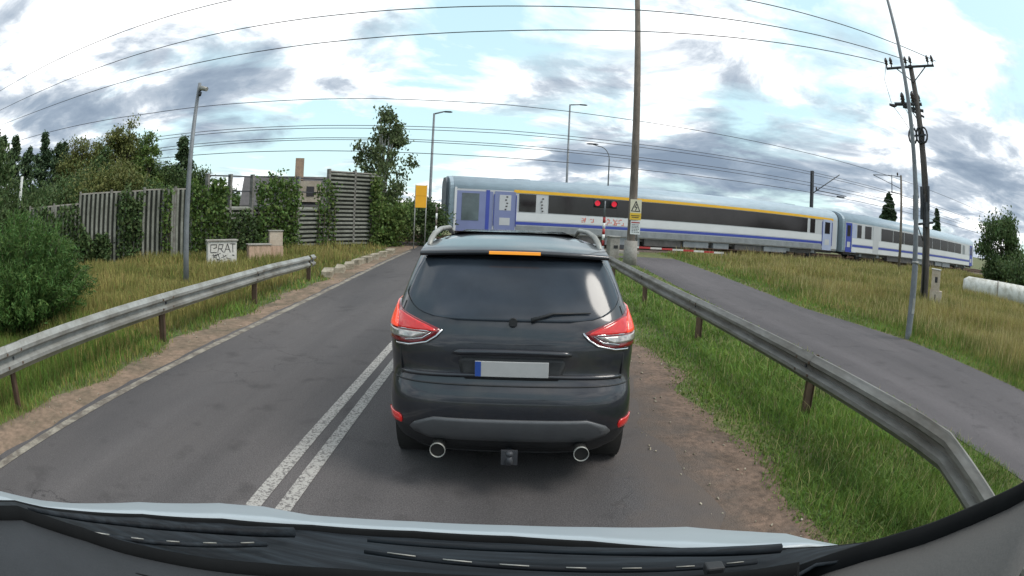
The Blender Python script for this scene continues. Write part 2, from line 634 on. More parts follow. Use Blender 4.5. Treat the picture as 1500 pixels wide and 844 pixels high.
# ------------------------------------------------------------------ ground, road, path, shoulders
def axis(lo, hi, step, far):
    a = list(np.arange(lo, hi + 1e-6, step))
    ext = []
    d = step
    x = hi
    while x < far:
        d *= 1.5
        x += d
        ext.append(x)
    ext2 = []
    d = step
    x = lo
    while x > -far:
        d *= 1.5
        x -= d
        ext2.append(x)
    return np.array(ext2[::-1] + a + ext)
xs, ys = axis(-30, 70, 1.0, 2500), axis(-10, 60, 1.0, 2500)
X, Y = np.meshgrid(xs, ys)
V = np.stack([X, Y, gz(X, Y)], -1).reshape(-1, 3)
nc = len(xs)
I = np.arange(len(V)).reshape(len(ys), nc)
F = np.stack([I[:-1, :-1], I[:-1, 1:], I[1:, 1:], I[1:, :-1]], -1).reshape(-1, 4)
struct(np_mesh('ground', V, F, 'soil'))


def strip(name, left, right, ys_, dz, m, nx=6, jag=0.0):
    """a sheet lying on the ground between x = left(y) and x = right(y)"""
    rows = []
    for y in ys_:
        a, b = left(y), right(y)
        a += jag * (random.random() - 0.5)
        b += jag * (random.random() - 0.5)
        rows.append([(a + (b - a) * i / nx, y, gzf(a + (b - a) * i / nx, y) + dz) for i in range(nx + 1)])
    b_ = MB()
    b_.grid(rows)
    return struct(b_.build(name, m))
def fn(*pts):
    px, py = zip(*pts)
    return lambda y: float(np.interp(y, px, py))
YR = list(np.arange(-6, 60.1, 1.0)) + [80, 120, 200, 300]
YF = list(np.arange(-6, 31, 0.25))
strip('dirt_shoulder', fn((-6, 0.9), (30, 0.9)), lambda y: 2.30 + 0.14 * math.sin(y * 1.7) + 0.1 * math.sin(y * 4.1 + 1) - 0.006 * max(0, y - 8) * 6, YF, 0.004, 'dirt', 4, 0.10)
strip('sand_shoulder', lambda y: -5.02 + 0.12 * math.sin(y * 1.3) + 0.08 * math.sin(y * 3.7) + (0 if y < 15 else -0.05 * (y - 15)), fn((-6, -3.9), (30, -3.9)), YF, 0.004, 'sand', 4, 0.12)
strip('road', lambda y: -4.46 + 0.03 * math.sin(y * 2.1), lambda y: 1.52 + 0.10 * math.sin(y * 1.9) + 0.06 * math.sin(y * 5.3), YF + YR[YR.index(31.0):], 0.008, 'asphalt', 8, 0.06)
YP = [y for y in YR if y < 29.5] + [29.3]
strip('path', lambda y: 5.2 + 0.02 * math.sin(y), fn((-6, 8.75), (6, 8.72), (10.5, 8.72), (14.8, 8.0), (22, 8.05), (30, 8.15)), YP, 0.008, 'path_asphalt', 6, 0.05)
strip('edge_line', fn((-6, -4.36), (16, -4.40), (30, -4.40)), fn((-6, -4.23), (16, -4.27), (30, -4.27)), [y for y in YR if y < 27], 0.012, 'old_marking', 1)
strip('center_line', lambda y: -1.77, lambda y: -1.65, [y for y in YR if y < 29], 0.012, 'marking', 1)
strip('center_line', lambda y: -1.54, lambda y: -1.42, [y for y in YR if y < 29], 0.012, 'marking', 1)

# two railway tracks
def track(perp, label):
    t = thing('railway_track', label, 'railway track', (0, 0, 0), 0, 'railway tracks')
    A = (-TY, TX, 0)
    def fr(al):
        x, y = rail_pt(al, perp)
        return ((x, y, 0), A, (0, 0, 1))
    b = MB()
    b.sweep([(-2.6, 0.1), (-1.7, 0.30), (1.7, 0.30), (2.6, 0.1)], [fr(a) for a in (-260, 400)], closed=True)
    b.build('ballast', 'ballast', t)
    for s in (-0.75, 0.75):
        b = MB()
        b.sweep([(s - .07, 0.30), (s - .07, 0.33), (s - .02, 0.35), (s - .035, 0.42), (s - .035, 0.45), (s + .035, 0.45), (s + .035, 0.42), (s + .02, 0.35), (s + .07, 0.33), (s + .07, 0.30)],
                [fr(a) for a in (-260, 400)])
        b.build('rail', 'rail_steel', t)
track(33.0, 'rusty near railway track on brown ballast under the train')
track(37.6, 'far railway track on brown ballast behind the train')

# ------------------------------------------------------------------ guardrails
def wbeam(y0, y1, step, x, top, side, h=0.31):
    """w-profile frames along y; side = direction the corrugation faces (+1 / -1 in x)"""
    prof = [(0.0, 0.0), (0.02, 0.0), (0.035, -0.02), (0.075, -0.06), (0.075, -0.10), (0.012, -0.135), (0.012, -0.175), (0.075, -0.21), (0.075, -0.25), (0.035, -0.29), (0.02, -0.31), (0.0, -0.31),
            (0.014, -0.285), (0.058, -0.245), (0.058, -0.215), (-0.004, -0.18), (-0.004, -0.13), (0.058, -0.095), (0.058, -0.065), (0.014, -0.02)]
    fr = []
    for y in np.arange(y0, y1 + 1e-6, step):
        xx, zz = x(y), top(y) + gzf(x(y), y)
        fr.append(((xx, float(y), zz), (side, 0, 0), (0, 0, 1)))
    return prof, fr

def post(b, x, y, z0, z1, m=0):
    b.box((x, y, (z0 + z1) / 2), (0.10, 0.012, z1 - z0), m)
    b.box((x - 0.05, y, (z0 + z1) / 2), (0.008, 0.055, z1 - z0), m)
    b.box((x + 0.05, y, (z0 + z1) / 2), (0.008, 0.055, z1 - z0), m)

def guardrail(label, x, top, side, y0, y1, posts, m):
    t = thing('guardrail', label, 'guardrail', (x(y0), y0, 0), 0)
    t.location = (0, 0, 0)
    pr, fr = wbeam(y0, y1, 0.5, x, top, side)
    b = MB()
    b.sweep(pr, fr)
    b.build('beam', m, t)
    for y in posts:
        b = MB()
        z1 = top(y) + gzf(x(y), y) - 0.03
        post(b, x(y) - side * 0.075, y, gzf(x(y), y) - 0.3, z1)
        b.build('post', 'rail_steel', t)
    for y in posts:
        b = MB()
        for dz in (-0.155,):
            for ey, ez in ((-.16, -.085), (.16, -.085), (-.16, -.225), (.16, -.225)):
                e_ = MB()
                ox = x(y + ey)
                oz = top(y + ey) + gzf(ox, y + ey) + ez
                e_.tube((ox + side * .055, y + ey, oz), (ox + side * .088, y + ey, oz), .017, n=6)
                e_.build('bolt', 'rail_steel', t)
            e_ = MB()
            prs, frs = wbeam(y - .17, y + .17, .17, lambda q: x(q) + side * .006, top, side)
            e_.sweep(prs[:12], [(o_, a_, c_) for o_, a_, c_ in frs], closed=False, caps=False)
            e_.build('splice', m, t)
            b.tube((x(y) + side * 0.01, y, top(y) + gzf(x(y), y) + dz), (x(y) + side * 0.035, y, top(y) + gzf(x(y), y) + dz), 0.018, n=8)
        b.build('bolt', 'dark_metal', t)
    return t
guardrail('left galvanised guardrail on posts between the sand shoulder and the bushes', lambda y: -5.18 + (0.02 * (y - 13) ** 2 * -0.3 if y > 13 else 0), fn((-3, 0.76), (12.5, 0.76), (15.4, 0.70)), 1, -2, 15.4, [-0.2, 3.75, 7.85, 11.65, 15.3], 'galv')
gr = guardrail('right galvanised guardrail sloping down to the ground at its near end beside the path',
               lambda y: 3.33 - 0.012 * max(0, y - 9) ** 1.2, fn((-0.5, 0.08), (1.6, 0.43), (3.05, 0.76), (30, 0.76)), -1, -0.5, 24, [1.9, 5.9, 10.2, 14.4, 18.6, 22.8], 'galv_dirty')

# low broken concrete kerb where the left guardrail ends
def stone(c, s, seed, name, m, label, cat, group):
    r = random.Random(seed)
    b = MB()
    b.box((0, 0, 0), s)
    b.v = [(x + r.uniform(-.12, .12) * s[0] * .6, y + r.uniform(-.1, .1) * s[1] * .6, z + r.uniform(-.12, .12) * s[2] * .7) for x, y, z in b.v]
    o = b.build(name, m, bevel=0.02, loc=c, rot=(0, 0, r.uniform(-.3, .3)))
    return tag(o, label, cat, group)
ks = [(-5.02, 16.6), (-4.98, 17.7), (-4.96, 18.7), (-4.94, 19.8), (-4.9, 20.9), (-4.86, 22.0), (-4.8, 23.1), (-4.75, 24.3)]
for i, (x, y) in enumerate(ks):
    stone((x - .12, y, gzf(x, y) + 0.02), (0.30, 1.0, 0.30), 40 + i, 'concrete_block', 'kerb', 'low pale broken concrete kerb block in the row beyond the left guardrail end', 'block', 'kerb blocks past the left guardrail')

# ------------------------------------------------------------------ masts, poles and lamps
def mast_left():
    x, y = -8.2, 13.6
    t = thing('camera_mast', 'slim grey mast with a surveillance camera on top behind the left guardrail', 'mast', (x, y, gzf(x, y)))
    b = MB()
    b.path([(0, 0, -.3), (0, 0, 0.9), (0.01, 0, 3.0), (0.03, 0, 5.22)], [0.085, 0.08, 0.066, 0.05], 14)
    b.build('pole', 'mast', t)
    b = MB()
    b.box((0, 0, 0.02), (0.3, 0.3, 0.03))
    b.build('base_plate', 'galv', t)
    b = MB()
    b.path([(0.03, 0, 4.9), (0.09, -.03, 4.98), (0.2, -.06, 5.04)], 0.028, 8)
    b.build('bracket', 'dark_metal', t)
    b = MB()
    d = Vector((0.93, -0.25, -0.28)).normalized()
    b.path([Vector((0.10, -.05, 5.07)), Vector((0.10, -.05, 5.07)) + d * 0.30], [0.065, 0.06], 10)
    b.build('camera_housing', 'galv', t)
    b = MB()
    b.path([(0.12, -.05, 4.93), (0.14, -.06, 4.84)], [0.06, 0.03], 10)
    b.build('dome_camera', 'dark_metal', t)
mast_left()

def signs_on_pole(x, y, zb):
    # concrete pole with two boards
    t = thing('utility_pole', 'tall thick concrete pole standing by the crossing at the right guardrail', 'pole', (x, y, zb))
    b = MB()
    b.path([(0, 0, -.5), (0, 0, 0), (0.0, 0, 3.5), (-.02, 0, 12.4)], [0.19, 0.185, 0.165, 0.105], 18)
    b.build('shaft', 'pole_concrete', t)
    b = MB()
    b.path([(0, 0, -0.2), (0, 0, 1.0)], [0.30, 0.27], 14)
    b.build('footing', 'concrete', t)
    b = MB()
    b.path([(0.21, -0.1, 0.9), (0.2, -.1, 2.2)], 0.03, 8)
    b.build('cable_duct', 'galv', t)
    dy = -0.23
    s = thing('warning_sign', 'cream board with black triangle and yellow strip on the concrete pole', 'sign', (x + 0.08, y + dy, zb + 2.27), R(-8))
    b = MB(); b.box((0, 0, 0.0), (0.46, 0.02, 0.84)); b.build('board', 'cream_sign', s)
    b = MB(); b.box((0, -0.014, -0.27), (0.46, 0.008, 0.28)); b.build('strip', 'yellow_sign', s)
    b = MB()
    tri = [(-.17, -.06), (.17, -.06), (0, .34)]
    def bar(p, q, w, yy):
        p, q = Vector((p[0], 0, p[1])), Vector((q[0], 0, q[1]))
        d = q - p
        rot = Matrix.Rotation(-math.atan2(d.z, d.x), 3, 'Y')
        b.box((p + q) / 2 + Vector((0, yy, 0)), (d.length + w * .6, 0.006, w), 0, rot)
    for i in range(3):
        bar(tri[i], tri[(i + 1) % 3], 0.035, -0.013)
    bar((0.03, .22), (-.05, .1), 0.035, -0.0135)
    bar((-.05, .1), (.05, .1), 0.03, -0.0125)
    bar((.05, .1), (-.01, -.02), 0.035, -0.0140)
    bar((-.17, -.24), (.16, -.24), 0.03, -0.0205)
    bar((-.14, -.31), (.13, -.31), 0.03, -0.0205)
    b.build('symbol', 'graffiti', s)
    s = thing('information_sign', 'white notice with a red heading line under the warning board', 'sign', (x + 0.10, y + dy, zb + 1.55), R(-8))
    b = MB(); b.box((0, 0, 0), (0.40, 0.02, 0.56)); b.build('board', 'white_paint', s)
    b = MB(); b.box((0, -.014, .2), (0.34, .006, .045)); b.build('heading', 'red_paint', s)
    b = MB()
    r = random.Random(3)
    for k in range(6):
        z = .11 - k * .06
        xx = -.15
        while xx < .12:
            w = r.uniform(.03, .09)
            b.box((xx + w / 2, -.0135, z), (w, .005, .022))
            xx += w + .02
    b.build('lines', 'graffiti', s)
signs_on_pole(4.91, 24.5, 0.18)

def near_pole():
    x, y = 8.86, 10.6
    t = thing('lamp_pole', 'slim bare grey steel pole at the edge of the path in the foreground', 'pole', (x, y, 0))
    b = MB()
    b.path([(0, 0, -.4), (0, 0, 0.0), (0.0, 0, 1.6), (-.02, 0.0, 1.75), (-.06, 0.03, 5), (-.13, 0.08, 9.6)], [0.088, 0.088, 0.086, 0.072, 0.062, 0.045], 14)
    b.build('shaft', 'mast', t)
    b = MB()
    b.box((-.0, -.085, 0.75), (0.09, 0.02, 0.34))
    b.build('hatch', 'galv', t)
    b = MB()
    b.path([(0, 0, 1.68), (0, 0, 1.73)], 0.095, 14)
    b.build('collar', 'galv', t)
near_pole()

def insulator(b, p, h=0.26, r=0.055):
    x, y, z = p
    b.path([(x, y, z), (x, y, z + h * .3), (x, y, z + h * .35), (x, y, z + h * .55), (x, y, z + h * .6), (x, y, z + h * .85), (x, y, z + h)],
           [r * .35, r * .35, r, r * .6, r * .95, r * .7, r * .3], 9)

def wooden_pole():
    x, y = 14.95, 17.04
    t = thing('power_pole', 'weathered wooden power pole with crossarm, switchgear and insulators in the meadow', 'power pole', (x, y, 0))
    tilt = Vector((-0.24, 0.16, 9.05))
    def P(z):
        return tilt * (z / 9.05)
    b = MB()
    b.path([P(-.4), P(0), P(4.5), P(9.05)], [0.20, 0.19, 0.165, 0.125], 12)
    b.build('shaft', 'wood', t)
    A = Vector((0.76, -0.65, 0.20)).normalized()        # along the crossarm (it tips up to the right)
    Nn = Vector((0.65, 0.76, 0)).normalized()
    up = Vector((0, 0, 1))
    top = P(8.95) - Nn * 0.16
    b = MB()
    b.path([top - A * 1.28, top + A * 1.30], 0.055, 6, smooth=False)
    b.build('crossarm', 'dark_metal', t)
    for k in (-1.24, -1.0, -.24, .02, .98, 1.24):
        b = MB()
        insulator(b, top + A * k + up * .04, 0.42, 0.095)
        b.build('insulator', 'ceramic', t)
    b = MB()
    b.path([top - A * .8, P(8.3) - Nn * .15, top + A * .85], 0.028, 6)
    b.build('brace', 'dark_metal', t)
    # switchgear level
    sz = 7.42
    c = P(sz)
    L_ = -A
    b = MB()
    b.path([c - L_ * .25 + up * .02, c + L_ * 1.15 + up * .12], 0.075, 6, smooth=False)
    b.path([c - L_ * .3 - up * .26, c + L_ * .75 + up * .0], 0.07, 6, smooth=False)
    b.path([c - L_ * .3 - up * .5, c + L_ * .3 - up * .2], 0.05, 6, smooth=False)
    b.path([P(6.7), c + L_ * .45], 0.025, 6)
    b.path([c + L_ * .2 + Nn * .3, c + L_ * .2 - Nn * .3], 0.04, 6)
    b.path([c + L_ * .7 + Nn * .25, c + L_ * .7 - Nn * .25], 0.035, 6)
    b.build('switch_frame', 'dark_metal', t)
    for k, o in ((1.15, 0), (.72, .2), (.72, -.2), (.2, .26), (.2, -.26), (-.1, .2)):
        b = MB()
        q = c + L_ * k + Nn * o + up * .05
        if k > 1:
            b.path([q - L_ * .1, q + L_ * .02, q + L_ * .12 + up * .03, q + L_ * .26 + up * .08], [.03, .075, .07, .05], 8)
        else:
            insulator(b, q, 0.46, 0.12)
        b.build('insulator', 'ceramic', t)
    # cable terminations ring
    c = P(6.2)
    for k in (.42, .05, -.12):
        b = MB()
        q = c + L_ * k - Nn * .2
        pts = [q + (L_ * math.cos(a) * .20 + up * math.sin(a) * .30) for a in np.linspace(0, 2 * math.pi, 13)]
        b.path(pts, 0.045, 7)
        b.build('cable_loop', 'blackp', t)
    b = MB()
    b.path([c - L_ * .25 - Nn * .2, c + L_ * .5 - Nn * .2], 0.04, 6)
    b.build('bracket', 'dark_metal', t)
    for (p, q, s) in ((top - A * 1.24 + up * .3, P(7.5) + L_ * 1.3 + up * .1, .5), (P(7.5) + L_ * 1.25, P(6.3) + L_ * .45 - Nn * .2, -.1), (P(7.5) + L_ * .72, P(6.3) + L_ * .2 - Nn * .2, -.1),
                      (P(6.0) + L_ * .42 - Nn * .2, P(3.9) + L_ * .35, 0), (P(6.0) - L_ * .1 - Nn * .2, P(3.9) - L_ * .1 - Nn * .2, 0)):
        b = MB()
        b.path([p, (p + q) / 2 + L_ * s * .4 + up * s * .2, q], 0.012, 5)
        b.build('jumper_cable', 'wire', t)
    # fuse boxes lower on the pole
    for dx, z0, z1, w in ((.50, 3.1, 4.0, .20), (.20, 3.1, 4.3, .12), (-.02, 2.8, 3.7, .18), (-.14, 3.4, 4.3, .10)):
        b = MB()
        q = P((z0 + z1) / 2) + L_ * dx - Nn * .22
        b.box(q, (w, w, z1 - z0), 0)
        b.build('fuse_box', 'dark_metal', t, bevel=.02)
    b = MB()
    b.path([P(2.95) + L_ * .5 - Nn * .2, P(2.95) - L_ * .35 - Nn * .2], 0.05, 6, smooth=False)
    b.path([P(2.0), P(2.95) + L_ * .45 - Nn * .2], 0.025, 6)
    b.build('bracket', 'dark_metal', t)
    b = MB()
    b.path([P(0) - Nn * .2 + L_ * .08, P(4) - Nn * .19 + L_ * .06], 0.045, 8)
    b.build('conduit', 'blackp', t)
    # cabinets at its foot
    s = thing('electric_cabinet', 'beige two-box electric cabinet on legs at the foot of the wooden power pole', 'cabinet', (15.10, 16.45, 0), R(-42))
    b = MB(); b.box((0, 0, 0.98), (0.42, 0.26, 0.72)); b.build('upper_box', 'beige', s, bevel=.015)
    b = MB(); b.box((0.05, -.0, 0.37), (0.60, 0.30, 0.50)); b.build('lower_box', 'beige', s, bevel=.015)
    b = MB(); b.box((0, 0, 1.365), (0.48, 0.32, 0.04)); b.build('lid', 'greywhite', s, bevel=.01)
    b = MB()
    for px in (-.12, .2):
        b.box((px, 0, .06), (0.05, .2, .14))
    b.build('plinth', 'concrete', s)
    b = MB(); b.box((0.02, -.133, 1.0), (.13, .006, .2)); b.build('label_plate', 'graffiti', s)
    b = MB(); b.box((.02, -.153, .35), (.05, .006, .26)); b.build('lock_bar', 'graffiti', s)
wooden_pole()

def street_lamp(x, y, z, h, arm, armz, label, r0=.09, curved=False, zb=0.22):
    t = thing('street_lamp', label, 'street lamp', (x, y, zb))
    b = MB()
    if curved:
        a = abs(arm)
        sgn = 1 if arm > 0 else -1
        b.path([(0, 0, -.3), (0, 0, h * .85)] + [(sgn * a * (1 - math.cos(q)) * .45, 0, h * .85 + h * .13 * math.sin(q)) for q in np.linspace(.2, 1.57, 7)] + [(arm * .8, 0, h)], [r0, r0 * .7] + [r0 * .5] * 8, 10)
    else:
        b.path([(0, 0, -.3), (0, 0, 1.2), (0, 0, h)], [r0, r0 * .9, r0 * .55], 12)
    b.build('pole', 'mast', t)
    sgn = 1 if arm > 0 else -1
    if not curved:
        b = MB()
        b.path([(0, 0, h - .03), (arm * .5, 0, h + armz)], r0 * .42, 8)
        b.build('arm', 'mast', t)
    b = MB()
    b.path([(arm * .5, 0, h + armz), (arm * .6, 0, h + armz + .01), (arm * .9, 0, h + armz), (arm, 0, h + armz - .02)], [.05, .09, .10, .05], 8)
    b.v = [(p[0], p[1] * 1.3, h + armz + (p[2] - h - armz) * .6) for p in b.v]
    b.build('lamp_head', 'dark_metal', t)
street_lamp(-5.2, 38.0, 0, 7.95, 1.15, .12, 'grey street lamp with a short arm beside the yellow board at the crossing', .12)
street_lamp(3.93, 45.0, 0, 10.2, 1.3, .03, 'straight grey street lamp with a flat arm rising behind the train', .11)
street_lamp(7.05, 45.0, 0, 7.3, -1.75, .0, 'thin curved street lamp behind the train by the concrete pole', .07, True)

def catenary_mast(al, perp, h, label, arm, front):
    x, y = rail_pt(al, perp)
    t = thing('catenary_mast', label, 'catenary mast', (x, y, 0.2), math.atan2(TY, TX), 'catenary masts')
    b = MB()
    if front:
        b.path([(0, 0, -.4), (0, 0, h * .45), (0, 0, h)], [.13, .11, .085], 10)
    else:
        b.box((0, 0, h / 2 - .2), (0.20, 0.03, h + .4))
        for s in (-.1, .1):
            b.box((0, s * 1.15, h / 2 - .2), (0.22, 0.02, h + .4))
    b.build('mast', 'pole_concrete' if front else 'dark_metal', t)
    b = MB()
    if front:
        b.path([(0, 0, h - .12), (-.9, .7, h - .16), (-1.9, 1.6, h - .3)], .03, 6)
        b.path([(0, 0, h - 1.0), (-1.9, 1.6, h - .3)], .025, 6)
        b.path([(0, 0, h - 1.35), (-.75, .6, h - 1.3)], .03, 6)
        b.path([(-.7, .5, h - .1), (-.7, .5, h - 1.4)], .04, 6)
    else:
        b.path([(0, 0, h - 1.9), (3.6, 0, h + .15)], .045, 6)
        b.path([(0.5, 0, h - 1.55), (4.6, 0, h - 1.6)], .04, 6)
        b.path([(3.3, 0, h - 1.75), (4.3, 0, h - 1.72)], .07, 6)
    b.build('cantilever', 'dark_metal', t)
    b = MB()
    q = (-.25, .2, h - .14) if front else (.55, 0, h - 1.58)
    insulator(b, q, .3, .09)
    b.build('insulator', 'ceramic', t)
catenary_mast(35.06, 26.3, 6.75, 'catenary mast with a short cantilever in front of the second coach', 1, True)
catenary_mast(35.0, 36.9, 7.0, 'catenary mast with a slanted bracket behind the first coach', 1, False)

# concrete post with a stay on the far left
t = thing('fence_post', 'white concrete post with a diagonal stay among the conifers on the far left', 'post', (-20.6, 16.0, 0.15))
b = MB(); b.path([(0, 0, -.3), (0, 0, 3.65)], [.13, .10], 8, smooth=False); b.build('shaft', 'white_paint', t)
b = MB(); b.path([(0.1, 0.05, 2.6), (1.3, 1.0, 1.2), (1.6, 1.2, -.2)], .05, 6); b.build('stay', 'concrete', t)

# overhead wires -----------------------------------------------------------
def wire(label, pts, r, group, name='power_line'):
    # smooth curve through the points
    P_ = np.array(pts, float)
    s = np.linspace(0, len(P_) - 1, 50)
    k = np.arange(len(P_))
    xx = []
    for d in range(3):
        c = np.polyfit(k, P_[:, d], min(3, len(P_) - 1)) if False else None
        xx.append(np.interp(s, k, P_[:, d]))
    b = MB()
    b.path(list(zip(*xx)), r, 5)
    return tag(b.build(name, 'wire'), label, 'wire', group)
def sag_pts(a, b_, sag, n=24):
    a, b_ = Vector(a), Vector(b_)
    return [a.lerp(b_, t) - Vector((0, 0, 4 * sag * t * (1 - t))) for t in np.linspace(0, 1, n)]
def wire_sag(label, a, b_, sag, r, group, name='power_line'):
    q = MB()
    q.path(sag_pts(a, b_, sag), r, 5)
    return tag(q.build(name, 'wire'), label, 'wire', group)
wire_sag('upper power line running from the right end of the crossarm across the sky', (15.75, 16.2, 9.45), (-52, 17.9, 11.0), 1.15, .018, 'power lines to the wooden pole')
wire_sag('middle power line running from the centre of the crossarm across the sky', (14.7, 17.1, 9.2), (-52, 21.4, 10.9), 1.55, .018, 'power lines to the wooden pole')
wire_sag('lower power line running from the left end of the crossarm across the sky', (13.75, 18.1, 9.0), (-52, 24.5, 10.6), 1.85, .018, 'power lines to the wooden pole')
def cat_wire(label, perp, zs, r):
    q = MB()
    pts = []
    al = [-60, -14, -5, 0, 10, 33, 80]
    for a in np.linspace(-60, 90, 40):
        x, y = rail_pt(a, perp)
        pts.append((x, y, float(np.interp(a, al, zs))))
    q.path(pts, r, 5)
    tag(q.build('overhead_wire', 'wire'), label, 'wire', 'overhead wires of the railway')
cat_wire('highest feeder wire above the railway', 36.9, [8.0, 8.15, 8.45, 8.7, 8.9, 8.6, 8.2], .022)
cat_wire('upper carrying wire of the railway close under the feeder', 36.9, [6.0, 6.5, 6.85, 7.02, 7.25, 7.1, 6.6], .02)
cat_wire('second carrying wire of the railway beside the upper one', 36.9, [5.9, 6.3, 6.7, 6.85, 7.05, 6.9, 6.4], .02)
cat_wire('middle wire of the railway above the contact wires', 36.9, [5.3, 5.75, 6.1, 6.27, 6.35, 6.2, 5.9], .02)
cat_wire('lower middle wire of the railway just under the middle one', 36.9, [5.1, 5.55, 5.98, 6.16, 6.2, 5.95, 5.6], .02)
cat_wire('lowest contact wire of the railway just over the coach roofs', 36.9, [4.9, 5.1, 5.35, 5.45, 5.5, 5.4, 5.2], .022)

# ------------------------------------------------------------------ the train
M['coach_grey'] = mat('coach_grey', (0.50, 0.51, 0.53), 0.38, var=0.05, scale=1.2, coat=0.2)
M['coach_white'] = mat('coach_white', (0.66, 0.67, 0.69), 0.35, var=0.04, scale=1.2, coat=0.2)
M['coach_roof'] = mat('coach_roof', (0.34, 0.42, 0.48), 0.45, var=0.12, scale=1.5, stretch=(1, 4, 4))
M['coach_blue'] = mat('coach_blue', (0.045, 0.07, 0.36), 0.35, var=0.05, scale=2, coat=0.2)
M['coach_violet'] = mat('coach_violet', (0.19, 0.22, 0.40), 0.4, var=0.05, scale=2, coat=0.2)
M['coach_yellow'] = mat('coach_yellow', (0.85, 0.47, 0.03), 0.4, var=0.04, scale=2)
M['coach_glass'] = mat('coach_glass', (0.026, 0.022, 0.024), 0.12, var=0.25, scale=0.7, spec=0.5)
M['underframe'] = mat('underframe', (0.10, 0.095, 0.092), 0.8, var=0.35, scale=3)
M['skirt_grey'] = mat('skirt_grey', (0.24, 0.255, 0.27), 0.55, var=0.2, scale=2.5)
M['bellows'] = mat('bellows', (0.17, 0.19, 0.21), 0.8, var=0.2, scale=3)
M['coach_pale'] = mat('coach_pale', (0.40, 0.45, 0.62), 0.4, var=0.05, scale=2, coat=0.2)
M['end_glass'] = mat('end_glass', (0.10, 0.13, 0.14), 0.08, var=0.35, scale=1.2)
M['red_logo'] = mat('red_logo', (0.72, 0.12, 0.07), 0.5, var=0.05)

